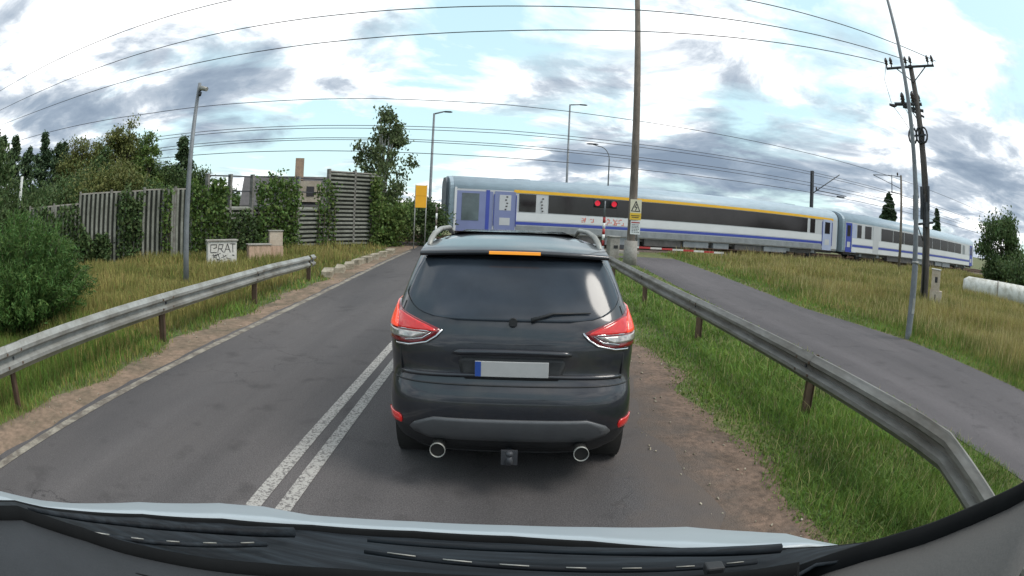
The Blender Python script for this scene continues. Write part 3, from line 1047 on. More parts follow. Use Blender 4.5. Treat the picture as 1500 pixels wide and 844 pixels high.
RT = 0.45                              # rail top
def coach(al0, L, label, first_class):
    x, y = rail_pt(al0, 33.0)
    t = thing('railway_coach', label, 'train coach', (x, y, 0), math.atan2(TY, TX), 'coaches of the train')
    W = 1.40
    # shell, in bands up the side (local -Y faces the camera)
    prof = [(W * .93, .95), (W, 1.10), (W, 2.6), (W - .01, 3.22), (W - .05, 3.40), (W - .20, 3.60), (W - .48, 3.78), (W - .85, 3.89), (0.25, 3.94)]
    full = [(-a, z) for a, z in prof] + [(a, z) for a, z in prof[::-1]]
    b = MB()
    b.sweep(full, [((q, 0, 0), (0, 1, 0), (0, 0, 1)) for q in (0.0, L)], 0)
    n = len(full)
    # roof quads get the roof material
    for k in range(len(b.f)):
        zz = [b.v[i][2] for i in b.f[k]]
        if len(b.f[k]) == 4 and min(zz) >= 3.2:
            b.mi[k] = 1
            b.sm[k] = True
    b.build('body_shell', ['coach_grey', 'coach_roof'], t)
    f = -W - .004
    def panel(name, q0, q1, z0, z1, m, d=.012, parent=t, bev=0):
        p = MB()
        p.box(((q0 + q1) / 2, f - d / 2, (z0 + z1) / 2), (q1 - q0, d, z1 - z0))
        return p.build(name, m, parent, bevel=bev)
    dl, dr = ((2.2, 3.35), (L - 1.6, L - .6)) if first_class else ((.06, .82), (L - 1.3, L - .4))
    a, c = dl[1] + .05, dr[0] - .05
    panel('side_stripe', a, c, 1.62, 2.06, 'coach_white', .008)
    panel('blue_stripe', a, c, 1.41, 1.57, 'coach_blue', .010)
    panel('lower_panel', a, c, 1.02, 1.36, 'skirt_grey' if first_class else 'coach_white', .009)
    if first_class:
        panel('yellow_stripe', dl[1] - .1, c + 1.2, 3.13, 3.29, 'coach_yellow', .012)
    # windows
    zt, zb = (3.09, 2.12)
    if first_class:
        panel('window', 3.55, 4.5, zb, zt, 'coach_glass', .014, bev=.0)
        panel('window_band', 5.22, c - 2.05, zb - .01, zt + .01, 'coach_glass', .010)
        q = 5.25
        wd, gap = 2.02, .035
        while q + wd < c - 2.0:
            panel('window', q, q + wd, zb, zt, 'coach_glass', .014)
            q += wd + gap
        panel('window', q + .1, q + .55, zb, zt, 'coach_glass', .014)
        panel('window', q + .85, q + 1.35, zb, zt, 'coach_glass', .014)
    else:
        panel('window', 1.55, 2.1, zb, zt, 'coach_glass', .014)
        panel('window', 2.6, 3.5, zb, zt, 'coach_glass', .014)
        panel('pillar_panel', 3.75, 4.6, 1.0, 3.2, 'coach_grey', .016)
        q = 5.0
        while q + 1.95 < c - 2.2:
            panel('window', q, q + 1.85, zb, zt, 'coach_glass', .014)
            q += 1.95
        panel('window', q + .4, q + 1.1, zb, zt - .05, 'skirt_grey', .014)
    # doors
    for k, (d0, d1) in enumerate((dl, dr)):
        d = panel('door', d0, d1, .98, 3.16, 'coach_blue' if not first_class else ('coach_pale' if k else 'coach_violet'), .02)
        for (w0, w1, h0, h1, mm) in ((.22, .78, 2.15, 2.98, 'coach_grey' if (first_class and k == 0) else 'coach_glass'), (.25, .75, 1.35, 1.75, 'coach_grey')):
            ww = d1 - d0
            panel('door_window', d0 + w0 * ww, d0 + w1 * ww, h0, h1, mm, .026, d)
        for s in (d0 - .06, d1 + .02):
            panel('grab_rail', s, s + .035, 1.3, 3.0, 'coach_blue' if first_class else 'coach_white', .04)
    panel('end_panel', .05 if first_class else .9, 2.1 if first_class else 1.45, .98, 3.12, 'coach_violet' if first_class else 'coach_pale', .006)
    if first_class:
        p = panel('end_window', 0.42, 1.35, 1.55, 3.0, 'end_glass', .02)
        panel('end_frame', .02, .14, .98, 3.3, 'coach_white', .02)
        panel('end_frame', 1.72, 1.92, .98, 3.2, 'coach_blue', .014)
        # small red and grey markings under the windows
        r = random.Random(5)
        g = MB()
        for q0 in (7.6, 9.05, 9.5):
            for i in range(7):
                w = r.uniform(.05, .16)
                g.box((q0 + r.uniform(-.35, .35), f - .014, r.uniform(1.66, 1.98)), (w, .008, .03))
                g.box((q0 + r.uniform(-.35, .35), f - .0150, r.uniform(1.68, 1.96)), (.03, .008, w))
        g.build('lettering', 'red_logo', t)
        g = MB()
        for q0 in (4.75, 2.75):
            for i in range(5):
                g.box((q0 + .1 + r.uniform(-.05, .05), f - .031, 2.2 + i * .17), (.10, .008, .07))
        g.build('lettering', 'graffiti', t)
    # roof ribs and vents
    for q in (4.0, L * .5, L - 4):
        b = MB()
        b.box((q, 0, 3.94), (.9, .5, .06))
        b.build('roof_vent', 'coach_roof', t)
    # underframe equipment
    b = MB()
    b.box((L / 2, 0, .86), (L - .4, 2.2, .18))
    b.build('frame', 'underframe', t)
    r = random.Random(int(al0))
    q = 6.2
    while q < L - 7:
        w = r.uniform(1.2, 2.6)
        b = MB()
        b.box((q + w / 2, -.95, .80 - .05), (w, .7, r.uniform(.30, .52)))
        b.build('equipment_box', 'skirt_grey' if r.random() < .65 else 'underframe', t, bevel=.03)
        q += w + r.uniform(.15, .5)
    for c0 in (3.6, L - 3.6):
        bg = MB()
        bg.box((c0, -1.0, .75), (3.4, .16, .20))
        bg.box((c0, 1.0, .75), (3.4, .16, .20))
        bg.box((c0, 0, .72), (.9, 2.0, .24))
        bg = bg.build('bogie', 'underframe', t)
        for dx in (-1.25, 1.25):
            for sy in (-.75, .75):
                w = MB()
                w.path([(c0 + dx, sy - .06, RT + .46), (c0 + dx, sy + .06, RT + .46)], .46, 20)
                w.build('wheel', 'dark_metal', bg)
            w = MB()
            w.box((c0 + dx, -1.12, .86), (.34, .14, .34))
            w.build('axle_box', 'skirt_grey', bg, bevel=.03)
    # gangway bellows
    for s in (0, 1):
        b = MB()
        fr = []
        ring = [(-.75, 1.15), (-.80, 3.2), (-.7, 3.58), (-.35, 3.84), (.35, 3.84), (.7, 3.58), (.80, 3.2), (.75, 1.15)]
        for k in range(6):
            sc = 1.0 if k % 2 else .92
            q = (-.07 * k) if s == 0 else L + .07 * k
            fr.append(((q, 0, 0), (0, sc, 0), (0, 0, 1)))
        b.sweep(ring, fr)
        b.build('bellows', 'bellows', t)
    for s in (0, 1):
        b = MB()
        q0 = .02 if s == 0 else L - .02
        q1 = -.2 if s == 0 else L + .2
        b.sweep([(a * .985, z) for a, z in full], [((q0, 0, 0), (0, 1, 0), (0, 0, 1)), ((q1, 0, 0), (0, .93, 0), (0, 0, .995))])
        b.build('end_cap', 'coach_roof', t)
    return t
coach(5.35, 27.55, 'first-class coach with an orange stripe along its dark window band', True)
coach(33.95, 26.6, 'second coach with white and blue stripes and no orange stripe', False)

# ------------------------------------------------------------------ level crossing equipment
def warn_signal(x, y, zb, label, lamps, top, r0=.065, reds='red_paint'):
    t = thing('crossing_signal', label, 'signal', (x, y, zb))
    n = 7
    h0, h1 = 0.0, top
    for k in range(n):
        b = MB()
        a, c = h0 + (h1 - h0) * k / n, h0 + (h1 - h0) * (k + 1) / n
        b.path([(0, 0, a), (0, 0, c)], r0, 12)
        b.build('post_band', reds if k % 2 == 0 else 'white_paint', t)
    if lamps:
        b = MB(); b.path([(0, 0, top), (0, 0, top + .75)], .05, 10); b.build('post', 'mast', t)
        b = MB(); b.box((0.02, 0, top + .62), (1.12, .08, .40)); b.build('backboard', 'blackp', t, bevel=.05)
        for s in (-.37, .40):
            o = MB(); o.path([(s, -.05, top + .62), (s, -.16, top + .62)], .165, 18); o = o.build('lamp_housing', 'blackp', t)
            q = MB(); q.path([(s, -.165, top + .62), (s, -.175, top + .62)], .125, 18); q.build('lens', 'red_lens', o)
            q = MB()
            q.sweep([(math.cos(a) * .155, math.sin(a) * .155) for a in np.linspace(.1, math.pi - .1, 12)], [((s, -.16, top + .62), (1, 0, 0), (0, 0, 1)), ((s, -.34, top + .60), (1, 0, 0), (0, 0, 1))], closed=False, caps=False)
            q.build('visor', 'blackp', o, solid=.008)
    return t
M['red_lens'] = mat('red_lens', (0.5, 0.01, 0.02), 0.3, var=0.05, emit=((1.0, 0.03, 0.07), 0.36))
warn_signal(4.22, 27.6, .22, 'red and white crossing signal with two lit red lamps by the concrete pole', True, 1.85)
warn_signal(-3.3, 26.5, .22, 'slim pale striped marker post left of the dark car', False, 1.95, .04, 'pole_concrete')

t = thing('barrier_drive', 'grey barrier drive housing between the signal and the concrete pole', 'barrier housing', (4.66, 27.4, .2), R(10))
b = MB(); b.box((0, 0, .5), (.48, .5, 1.0)); b.build('housing', 'concrete', t, bevel=.03)
b = MB(); b.box((0, 0, 1.02), (.54, .56, .05)); b.build('lid', 'galv', t, bevel=.01)
b = MB(); b.box((0.05, -.256, .56), (.2, .01, .14)); b.build('vent', 'blackp', t)
t = thing('crossing_barrier', 'lowered red and white barrier pole in front of the train', 'barrier', (5.35, 27.55, .2), math.atan2(29.2 - 27.55, 10.7 - 5.35))
Lb, nb = 5.6, 9
for k in range(nb):
    b = MB(); b.box((Lb * (k + .5) / nb, 0, .58 - .012 * k), (Lb / nb, .05, .085)); b.build('band', 'red_paint' if k % 2 else 'greywhite', t)
b = MB(); b.box((Lb - .1, 0, .27), (.05, .05, .55)); b.build('support_leg', 'galv', t)
b = MB()
b.box((-.25, 0, .57), (.5, .12, .18)); b.build('counterweight', 'dark_metal', t)
# low concrete crossing edge seen under the train
x, y = rail_pt(9.5, 29.3)
b = MB(); b.box((0, 0, 0), (11, .5, .22)); tag(b.build('crossing_edge', 'concrete', bevel=.02, loc=(x, y, .24), rot=(0, 0, math.atan2(TY, TX))), 'low pale concrete edge slab of the crossing beside the track', 'slab')

# yellow board on two posts
t = thing('notice_board', 'blank yellow-orange board on two thin posts left of the crossing', 'sign', (-4.1, 27.0, .2), R(14))
b = MB(); b.box((0, 0, 2.42), (.50, .03, 1.0)); b.build('board', 'yellow_board', t)
b = MB()
for s in (-.25, .25):
    b = MB(); b.path([(s, .03, -.3), (s, .03, 2.95)], .025, 8); b.build('post', 'galv', t)
b = MB(); b.box((0, -.019, 2.45), (.50, .006, .012)); b.build('joint', 'orange_line', t)

# cabinets behind the left guardrail
t = thing('electric_cabinet', 'grey-white cabinet covered in black graffiti behind the left guardrail', 'cabinet', (-9.22, 17.7, .12), R(36))
b = MB(); b.box((0, 0, .40), (1.0, .4, .82)); b.build('body', 'greywhite', t, bevel=.012)
b = MB(); b.box((0, 0, .83), (1.08, .48, .05)); b.build('lid', 'concrete', t, bevel=.01)
b = MB()
def stroke(pts, w=.022):
    for p, q in zip(pts, pts[1:]):
        p, q = Vector((p[0], 0, p[1])), Vector((q[0], 0, q[1]))
        d = q - p
        b.box((p + q) / 2 + Vector((0, -.2035 - random.random() * .004, 0)), (d.length + w * .7, .004, w), 0, Matrix.Rotation(-math.atan2(d.z, d.x), 3, 'Y'))
for ox, sh in ((-.40, [(.2, .0), (0, 0), (0, .26), (.2, .26), (.2, .16), (.1, .13)]), (-.15, [(0, 0), (.04, .26), (.18, .26), (.14, .12), (.02, .12)]), (-.14, [(.08, .12), (.18, 0)]), (.08, [(0, 0), (.1, .28), (.2, 0)]), (.1, [(.02, .1), (.15, .1)]), (.31, [(-.03, .28), (.14, .27), (.05, .26), (.06, 0)])):
    stroke([(ox + px, .46 + pz * .95) for px, pz in sh])
for k in range(18):
    px, pz = random.uniform(-.42, .36), random.uniform(.08, .42)
    stroke([(px, pz), (px + random.uniform(-.08, .12), pz + random.uniform(-.06, .08)), (px + random.uniform(-.02, .14), pz + random.uniform(-.08, .1))], .015)
b.build('graffiti', 'graffiti', t)
t = thing('electric_cabinet', 'low pinkish cabinet next to the taller one behind the left guardrail', 'cabinet', (-8.36, 18.9, .14), R(36))
b = MB(); b.box((0, 0, .28), (.78, .4, .66)); b.build('body', 'pinkwood', t, bevel=.012)
b = MB(); b.box((0, 0, .63), (.84, .46, .04)); b.build('lid', 'concrete', t, bevel=.01)
t = thing('electric_cabinet', 'taller pinkish cabinet near the end of the left guardrail', 'cabinet', (-7.98, 19.5, .15), R(30))
b = MB(); b.box((0, 0, .26), (.50, .36, .56)); b.build('lower_box', 'pinkwood', t, bevel=.012)
b = MB(); b.box((0, 0, .80), (.46, .32, .50)); b.build('upper_box', 'beige', t, bevel=.012)
b = MB(); b.box((0, 0, 1.06), (.52, .38, .03)); b.build('lid', 'concrete', t, bevel=.01)

# white pipe in the meadow
t = thing('concrete_pipe', 'large white pipe lying in the meadow at the right edge', 'pipe', (25.2, 20.2, 0))
b = MB()
pa, pb = Vector((-1.6, 2.4, .42)), Vector((4.0, -5.0, .62))
b.path([pa, pa.lerp(pb, .04), pb], [.40, .56, .56], 24)
b.build('barrel', 'pipe_white', t)
for q_ in (.30, .62):
    b = MB(); b.path([pa.lerp(pb, q_), pa.lerp(pb, q_ + .012)], [.585, .585], 24); b.build('joint_ring', 'concrete', t)
dd = (pa - pb).normalized()
b = MB(); b.path([pa + dd * .01, pa + dd * .03], [.40, .28], 24); b.build('end_cap', 'pipe_white', t)

# ------------------------------------------------------------------ noise barrier, house
M['barrier_panel'] = mat('barrier_panel', (0.235, 0.24, 0.21), 0.8, col2=(0.13, 0.135, 0.11), c2pos=(0.4, 0.66), scale=1.3, var=0.15)
M['barrier_gap'] = mat('barrier_gap', (0.035, 0.038, 0.032), 0.9, var=0.3, scale=2)
M['mesh_glass'] = mat('clear_panel', (0.42, 0.46, 0.48), 0.25, var=0.08, scale=1)
wall = [((-16.6, 13.7), 2.15), ((-14.8, 15.6), 2.2), ((-12.8, 17.75), 2.5), ((-11.0, 19.7), 2.42), ((-9.95, 21.6), 1.85), ((-8.75, 23.6), 1.8), ((-7.95, 25.3), 3.15), ((-6.2, 27.4), 3.35)]
def barrier_section(i, label):
    (a, ha), (c, hc) = wall[i], wall[i + 1]
    t = thing('noise_barrier', label, 'noise barrier', (a[0], a[1], gzf(*a)), math.atan2(c[1] - a[1], c[0] - a[0]), 'sections of the noise barrier')
    L = math.hypot(c[0] - a[0], c[1] - a[1])
    h = max(ha, hc) if i != 3 and i != 5 else min(ha, hc)
    if i == 5:
        h = 1.8
    b = MB()
    if i < 3:   # upright ribs
        k = int(L / .20)
        pr = []
        for j in range(k + 1):
            q = L * j / k
            pr += [(q - L / k * .30, -.04), (q - L / k * .22, -.15), (q + L / k * .22, -.15), (q + L / k * .30, -.04)]
        pr = [(min(max(p, 0), L), d) for p, d in pr]
        pr = [(0, .05)] + pr + [(L, .05)]
        b.sweep(pr, [((0, 0, -.2), (1, 0, 0), (0, 1, 0)), ((0, 0, h), (1, 0, 0), (0, 1, 0))])
    else:       # level ribs
        k = int((h + .2) / .17)
        pr = []
        for j in range(k):
            z = -.2 + (h + .2) * j / k
            d = (h + .2) / k
            pr += [(-.04, z + d * .1), (-.14, z + d * .25), (-.14, z + d * .6), (-.04, z + d * .75)]
        pr = [(.05, -.2)] + pr + [(.05, h)]
        b.sweep(pr, [((0, 0, 0), (0, 1, 0), (0, 0, 1)), ((L, 0, 0), (0, 1, 0), (0, 0, 1))])
    # recess faces between the slats take a darker colour for stripe contrast
    for k in range(len(b.f)):
        ds = [b.v[v_][1] for v_ in b.f[k]]
        if len(b.f[k]) == 4 and abs(max(ds) + .04) < .002 and abs(min(ds) + .04) < .002:
            b.mi[k] = 1
    b.build('panel', ['barrier_panel', 'barrier_gap'], t)
    b = MB()
    pt = h + .06
    if i in (3, 4, 5):
        pt = 3.0
        for zz in (2.42, 2.98):
            p = MB(); p.box((L / 2, -.02, zz), (L, .05, .05)); p.build('top_rail', 'dark_metal', t)
    for q in (0, L * .5) if L > 2 else (0,):
        p = MB(); p.box((q, -.04, pt / 2), (.09, .2, pt + .1)); p.build('post', 'galv_dirty', t)
    if i not in (3, 4, 5):
        p = MB(); p.box((L / 2, 0, h + .02), (L, .16, .05)); p.build('coping', 'concrete', t)
lab = ['leftmost ribbed noise barrier section next to the roadside bush', 'ribbed noise barrier section behind the camera mast, left half', 'ribbed noise barrier section right behind the camera mast',
       'low noise barrier section with open rails left of the ivy', 'low noise barrier section with open rails below the chimney', 'short low noise barrier section beside the tall panel', 'tall noise barrier panel next to the birch']
for i in range(7):
    barrier_section(i, lab[i])

M['roof_slate'] = mat('roof_slate', (0.085, 0.080, 0.082), 0.85, var=0.2, scale=3, bump=.4, bscale=12)
M['house_wall'] = mat('house_wall', (0.36, 0.31, 0.26), 0.9, col2=(0.27, 0.22, 0.18), c2pos=(.4, .7), scale=1.2, var=0.1)
M['chimney_brick'] = mat('chimney_brick', (0.34, 0.24, 0.17), 0.9, col2=(0.26, 0.19, 0.15), c2pos=(.4, .65), scale=3, var=0.2)
t = thing('house', 'house with a dark grey roof and a brick chimney behind the noise barrier', 'house', (-21.6, 55.5, .2), R(20))
b = MB()
b.box((0, 0, 1.1), (8.0, 6.4, 2.2))
b.add([(-4, -3.2, 2.2), (4, -3.2, 2.2), (4, 3.2, 2.2), (-4, 3.2, 2.2), (-4, 0, 4.55), (4, 0, 4.55)], [(0, 4, 3), (1, 2, 5)])
b.build('wall', 'house_wall', t)
b = MB()
for s in (-1, 1):
    b.add([(-4.4, s * 3.6, 1.92), (4.4, s * 3.6, 1.92), (4.4, 0, 4.72), (-4.4, 0, 4.72), (-4.4, s * 3.6, 1.80), (4.4, s * 3.6, 1.80), (4.4, 0, 4.60), (-4.4, 0, 4.60)],
          [(0, 1, 2, 3), (4, 7, 6, 5), (0, 4, 5, 1), (0, 3, 7, 4), (1, 5, 6, 2)])
rf = b.build('roof', 'roof_slate', t)
b = MB(); b.box((1.1, -.3, 5.4), (.85, .8, 2.1)); b.build('chimney', 'chimney_brick', rf)
b = MB(); b.box((2.2, -2.6, 3.2), (1.9, 2.2, 1.9)); b.build('dormer', 'house_wall', t)
b = MB(); b.box((2.2, -3.72, 3.2), (.7, .04, .9)); b.build('window', 'coach_glass', t)

# ------------------------------------------------------------------ the dark SUV in front
M['car_paint'] = mat('car_paint', (0.020, 0.022, 0.029), 0.34, 0.30, col2=(0.042, 0.039, 0.038), c2pos=(.50, .78), var=0.08, scale=2.6, coat=0.7)
M['car_glass'] = mat('car_glass', (0.034, 0.043, 0.056), 0.12, var=0.3, scale=1.2, coat=0.0, spec=0.42)
M['car_trim'] = mat('car_trim', (0.018, 0.019, 0.021), 0.55, var=0.2, scale=12, bump=.15, bscale=200)
M['skid'] = mat('skid_plate', (0.105, 0.108, 0.115), 0.5, 0.4, var=0.1, scale=6)
M['chrome'] = mat('chrome', (0.62, 0.63, 0.65), 0.15, 1.0, var=0.05)
M['lamp_red'] = mat('lamp_red', (0.48, 0.012, 0.012), 0.15, var=0.15, scale=25, coat=0.8, emit=((1.0, 0.03, 0.02), 0.10))
M['lamp_bright'] = mat('lamp_bright', (0.62, 0.03, 0.02), 0.2, var=0.1, scale=30, coat=0.8, emit=((1.0, 0.10, 0.04), 0.5))
M['lamp_dark'] = mat('lamp_dark', (0.18, 0.006, 0.010), 0.15, var=0.1, coat=0.8)
M['lamp_clear'] = mat('lamp_clear', (0.42, 0.40, 0.38), 0.12, 0.5, var=0.3, scale=30, coat=0.8)
M['lamp_amber'] = mat('lamp_amber', (0.62, 0.22, 0.02), 0.25, var=0.1, emit=((1.0, 0.38, 0.03), 0.35))
M['plate_white'] = mat('plate_white', (0.42, 0.42, 0.42), 0.5, var=0.05)
M['plate_blue'] = mat('plate_blue', (0.02, 0.07, 0.32), 0.5, var=0.05)
M['tyre'] = mat('tyre', (0.020, 0.020, 0.021), 0.85, var=0.3, scale=14, bump=.3, bscale=60)
M['rim'] = mat('rim', (0.30, 0.31, 0.33), 0.35, 0.8, var=0.1)
M['exhaust_in'] = mat('exhaust_in', (0.012, 0.011, 0.010), 0.9, var=0.2)

def make_suv():
    t = thing('suv', 'dark grey suv with lit tail lamps waiting at the crossing ahead', 'car', (0.065, 4.08, 0.0))
    t.rotation_euler = (0, R(-1.0), 0)
    zz = [.24, .32, .42, .52, .64, .76, .82, .86, .95, 1.06, 1.16, 1.24, 1.32, 1.42, 1.52, 1.62, 1.70, 1.745, 1.785, 1.82, 1.85, 1.868]
    hw = [.80, .87, .905, .925, .93, .925, .92, .922, .932, .938, .938, .925, .895, .862, .832, .80, .772, .745, .715, .67, .58, .40]
    yr = [.30, .14, .06, .01, .0, .015, .045, .085, .10, .10, .115, .14, .185, .255, .335, .42, .50, .56, .72, 1.02, 1.42, 1.8]
    yf = [4.30, 4.42, 4.47, 4.5, 4.5, 4.49, 4.47, 4.45, 4.38, 4.15, 3.45, 3.25, 3.10, 2.95, 2.80, 2.62, 2.45, 2.40, 2.36, 2.32, 2.28, 2.2]
    def I(arr, z):
        return float(np.interp(z, zz, arr))
    ZS = np.linspace(.24, 1.868, 70)
    def sm(arr):
        v = np.interp(ZS, zz, arr)
        k = np.ones(5) / 5
        p = np.pad(v, 2, mode='edge')
        return np.convolve(p, k, 'valid')
    HW, YB, YF_ = sm(hw), sm(yr), sm(yf)
    def w_(z): return float(np.interp(z, ZS, HW))
    def back(th, z, off=0.0):
        """point on the rear skin at parameter th in [-pi/2, pi/2] (0 = middle)"""
        w = w_(z)
        y0 = float(np.interp(z, ZS, YB))
        s, c = math.sin(th), math.cos(th)
        a = .62
        px = w * math.copysign(abs(s) ** .5, s)
        py = y0 + a * (1 - abs(c) ** .5)
        # outward normal in plan, roughly
        nx, ny = math.copysign(abs(s) ** 1.5, s) / w, -abs(c) ** 1.5 / a
        l = math.hypot(nx, ny) or 1
        return Vector((px + nx / l * off, py + ny / l * off, z))
    def th_of(x, z):
        q = min(1, abs(x) / w_(z))
        return math.copysign(math.asin(q * q), x)
    # shell
    rows = []
    for i, z in enumerate(ZS):
        w, y0, y1 = HW[i], YB[i], YF_[i]
        ring = []
        for th in np.linspace(-math.pi / 2, math.pi / 2, 41):
            ring.append(back(th, z))
        for th in np.linspace(math.pi / 2, -math.pi / 2, 25)[0:]:
            s, c = math.sin(th), math.cos(th)
            ring.append(Vector((w * math.copysign(abs(s) ** .5, s), y1 - .8 * (1 - abs(c) ** .5), z)))
        ring.append(ring[0])
        rows.append(ring)
    b = MB()
    b.grid(rows)
    b.f.append(tuple(range(len(rows[0]) - 1))); b.mi.append(0); b.sm.append(False)
    o = (len(ZS) - 1) * len(rows[0])
    b.f.append(tuple(o + k for k in range(len(rows[0]) - 1))); b.mi.append(0); b.sm.append(True)
    # lower cladding gets the black trim
    for k in range(len(b.f)):
        z = sum(b.v[i][2] for i in b.f[k]) / len(b.f[k])
        if z < .50:
            b.mi[k] = 1
    b.build('body', ['car_paint', 'car_trim'], t)

    def patch(name, rws, m, off=.006, nx=24, thick=.012, parent=t, mats=None):
        """rws: list of (z, x_left, x_right) from bottom to top, laid on the rear skin"""
        g = []
        for z, xl, xr in rws:
            a, c = th_of(xl, z), th_of(xr, z)
            g.append([back(a + (c - a) * k / nx, z, off) for k in range(nx + 1)])
        q = MB()
        q.grid(g)
        return q.build(name, m, parent, solid=thick)
    def rowsmooth(keys, n=14):
        z = [k[0] for k in keys]
        return [(float(v), float(np.interp(v, z, [k[1] for k in keys])), float(np.interp(v, z, [k[2] for k in keys]))) for v in np.linspace(z[0], z[-1], n)]
    rg = rowsmooth([(1.285, -.40, .40), (1.30, -.56, .56), (1.33, -.68, .68), (1.37, -.745, .745), (1.42, -.79, .79), (1.445, -.80, .80), (1.52, -.775, .775), (1.62, -.735, .735), (1.70, -.69, .69)], 22)
    patch('rear_window', rg, 'car_glass', .007)
    # tail gate seams
    for s in (-1, 1):
        q = MB()
        q.path([back(th_of(s * x, z), z, .001) for z, x in ((.87, .80), (1.0, .815), (1.12, .82), (1.2, .82), (1.28, .83), (1.38, .80))], .005, 6)
        q.build('gate_seam', 'blackp', t)
    q = MB(); q.path([back(th_of(x, .835), .835, .002) for x in np.linspace(-.9, .9, 30)], .006, 6); q.build('bumper_seam', 'blackp', t)
    q = MB()
    q.path([back(th_of(x, .905 - .02 * abs(x)), .905 - .02 * abs(x), .0) for x in np.linspace(-.80, .80, 30)], .018, 8)
    q.build('gate_crease', 'car_paint', t)
    # spoiler
    g = []
    for k, (dy, z) in enumerate(((.95, 1.832), (.66, 1.800), (.47, 1.772), (.42, 1.755), (.44, 1.735), (.56, 1.725))):
        g.append([Vector((x, dy + .10 * (abs(x) / .72) ** 3, z - .025 * (abs(x) / .72) ** 2)) for x in np.linspace(-.725, .725, 25)])
    q = MB(); q.grid(g)
    sp = q.build('spoiler', 'car_paint', t)
    q = MB()
    q.sweep([(-.006, -.010), (.004, -.012), (.004, .012), (-.006, .010)], [((x, .425 + .1 * (abs(x) / .72) ** 3, 1.748), (0, 1, 0), (0, 0, 1)) for x in np.linspace(-.19, .19, 7)])
    q.build('brake_strip', 'lamp_amber', sp)
    # rear wiper
    q = MB()
    q.path([back(0.02, 1.30, .03), back(th_of(.28, 1.345), 1.345, .03), back(th_of(.55, 1.35), 1.35, .025)], [.016, .010, .006], 6)
    wp = q.build('rear_wiper', 'blackp', t)
    q = MB(); q.path([back(0.0, 1.285, .015), back(0.0, 1.285, .04)], .03, 10); q.build('wiper_hub', 'blackp', wp)
    # tail lamps: chrome lower edge, dark red, clear reversing lens, bright upper red
    for s in (-1, 1):
        def P_(rws):
            return [(z, *(sorted((s * a, s * c)))) for z, a, c in rws]
        L1 = patch('tail_lamp', P_(rowsmooth([(1.103, .71, .957), (1.128, .625, .957), (1.158, .565, .955), (1.188, .525, .95), (1.213, .500, .945), (1.228, .54, .94), (1.278, .68, .925), (1.323, .82, .902), (1.363, .87, .884)], 18)), 'lamp_dark', .010, 16, .02)
        patch('upper_lens', P_(rowsmooth([(1.203, .54, .944), (1.223, .56, .938), (1.278, .715, .923), (1.313, .815, .905)], 8)), 'lamp_red', .016, 14, .01, L1)
        patch('brake_lens', P_(rowsmooth([(1.204, .835, .9445), (1.228, .835, .938), (1.298, .838, .914), (1.358, .876, .886)], 8)), 'lamp_bright', .021, 10, .008, L1)
        patch('reversing_lens', P_(rowsmooth([(1.140, .72, .953), (1.163, .655, .951), (1.190, .60, .947)], 5)), 'lamp_clear', .018, 12, .01, L1)
        q = MB(); q.path([back(th_of(s * x, z), z, .020) for x, z in ((.955, 1.200), (.80, 1.200), (.61, 1.200), (.575, 1.193), (.64, 1.150), (.76, 1.128), (.95, 1.128))], .005, 6); q.build('lamp_line', 'chrome', L1)
        q = MB(); q.path([back(th_of(s * x, z), z, .010) for x, z in ((.50, 1.216), (.54, 1.168), (.61, 1.123), (.74, 1.093), (.84, 1.086), (.95, 1.086))], .009, 6); q.build('lower_edge', 'chrome', L1)
        # reflector in the bumper
        patch('reflector', P_([(.505, .80, .912), (.53, .795, .915), (.56, .80, .915), (.575, .82, .913)]), 'lamp_red', .010, 8, .012)
        # exhaust
        e = MB()
        x0 = s * .52
        e.path([(x0, .012, .348), (x0, -.012, .348)], .052, 22, caps=False)
        e = e.build('exhaust', 'galv', t, solid=.005)
        q = MB(); q.path([(x0, .20, .36), (x0, .002, .348)], .050, 18); q.build('exhaust_bore', 'exhaust_in', e)
        # roof rail
        q = MB()
        q.path([(s * .69, .78, 1.765), (s * .69, .90, 1.815), (s * .683, 1.08, 1.86), (s * .665, 1.4, 1.892), (s * .65, 2.0, 1.89), (s * .645, 2.25, 1.84), (s * .645, 2.34, 1.80)], [.020, .024, .024, .022, .022, .02, .018], 8)
        q.build('roof_rail', 'galv', t)
        # side window band and door mirror
        g = []
        for z in np.linspace(1.27, 1.66, 8):
            w = w_(z)
            y0, y1 = float(np.interp(z, ZS, YB)) + .72, float(np.interp(z, ZS, YF_)) - .78
            g.append([Vector((s * (w + .006), y0 + (y1 - y0) * k / 10, z)) for k in range(11)])
        q = MB(); q.grid(g); q.build('side_window', 'car_glass', t, solid=.006)
        q = MB(); q.box((s * 1.03, 2.75, 1.28), (.2, .12, .15)); q.build('door_mirror', 'car_paint', t, bevel=.04)
        # wheel arches and wheels
        for wy in (.98, 3.67):
            a = MB()
            ring = [(0, s * 0 + .43 * math.cos(u), .36 + .43 * math.sin(u)) for u in np.linspace(-.15, math.pi + .15, 20)]
            a.path([(s * (w_(min(1.0, max(.3, z))) + .0), wy + yy, z) for _, yy, z in ring], .035, 8)
            a.build('arch_trim', 'car_trim', t)
            a = MB()
            a.path([(s * .60, wy, .36), (s * .935, wy, .36)], .40, 24)
            a.build('wheel_well', 'exhaust_in', t)
            wl = thing('wheel', '', '', (0, 0, 0))
            for k_ in ('label', 'category'):
                del wl[k_]
            wl.parent = t
            a = MB()
            pr = [(.0, .20), (.0, .32), (.02, .345), (.06, .352), (.17, .352), (.21, .345), (.235, .32), (.235, .20)]
            vs = []
            nseg = 32
            rws = []
            for k in range(nseg + 1):
                u = 2 * math.pi * k / nseg
                rws.append([Vector((s * (.705 + d), wy + math.cos(u) * r_, .352 + math.sin(u) * r_)) for d, r_ in pr])
            a.grid(rws)
            a.build('tyre', 'tyre', wl)
            a = MB()
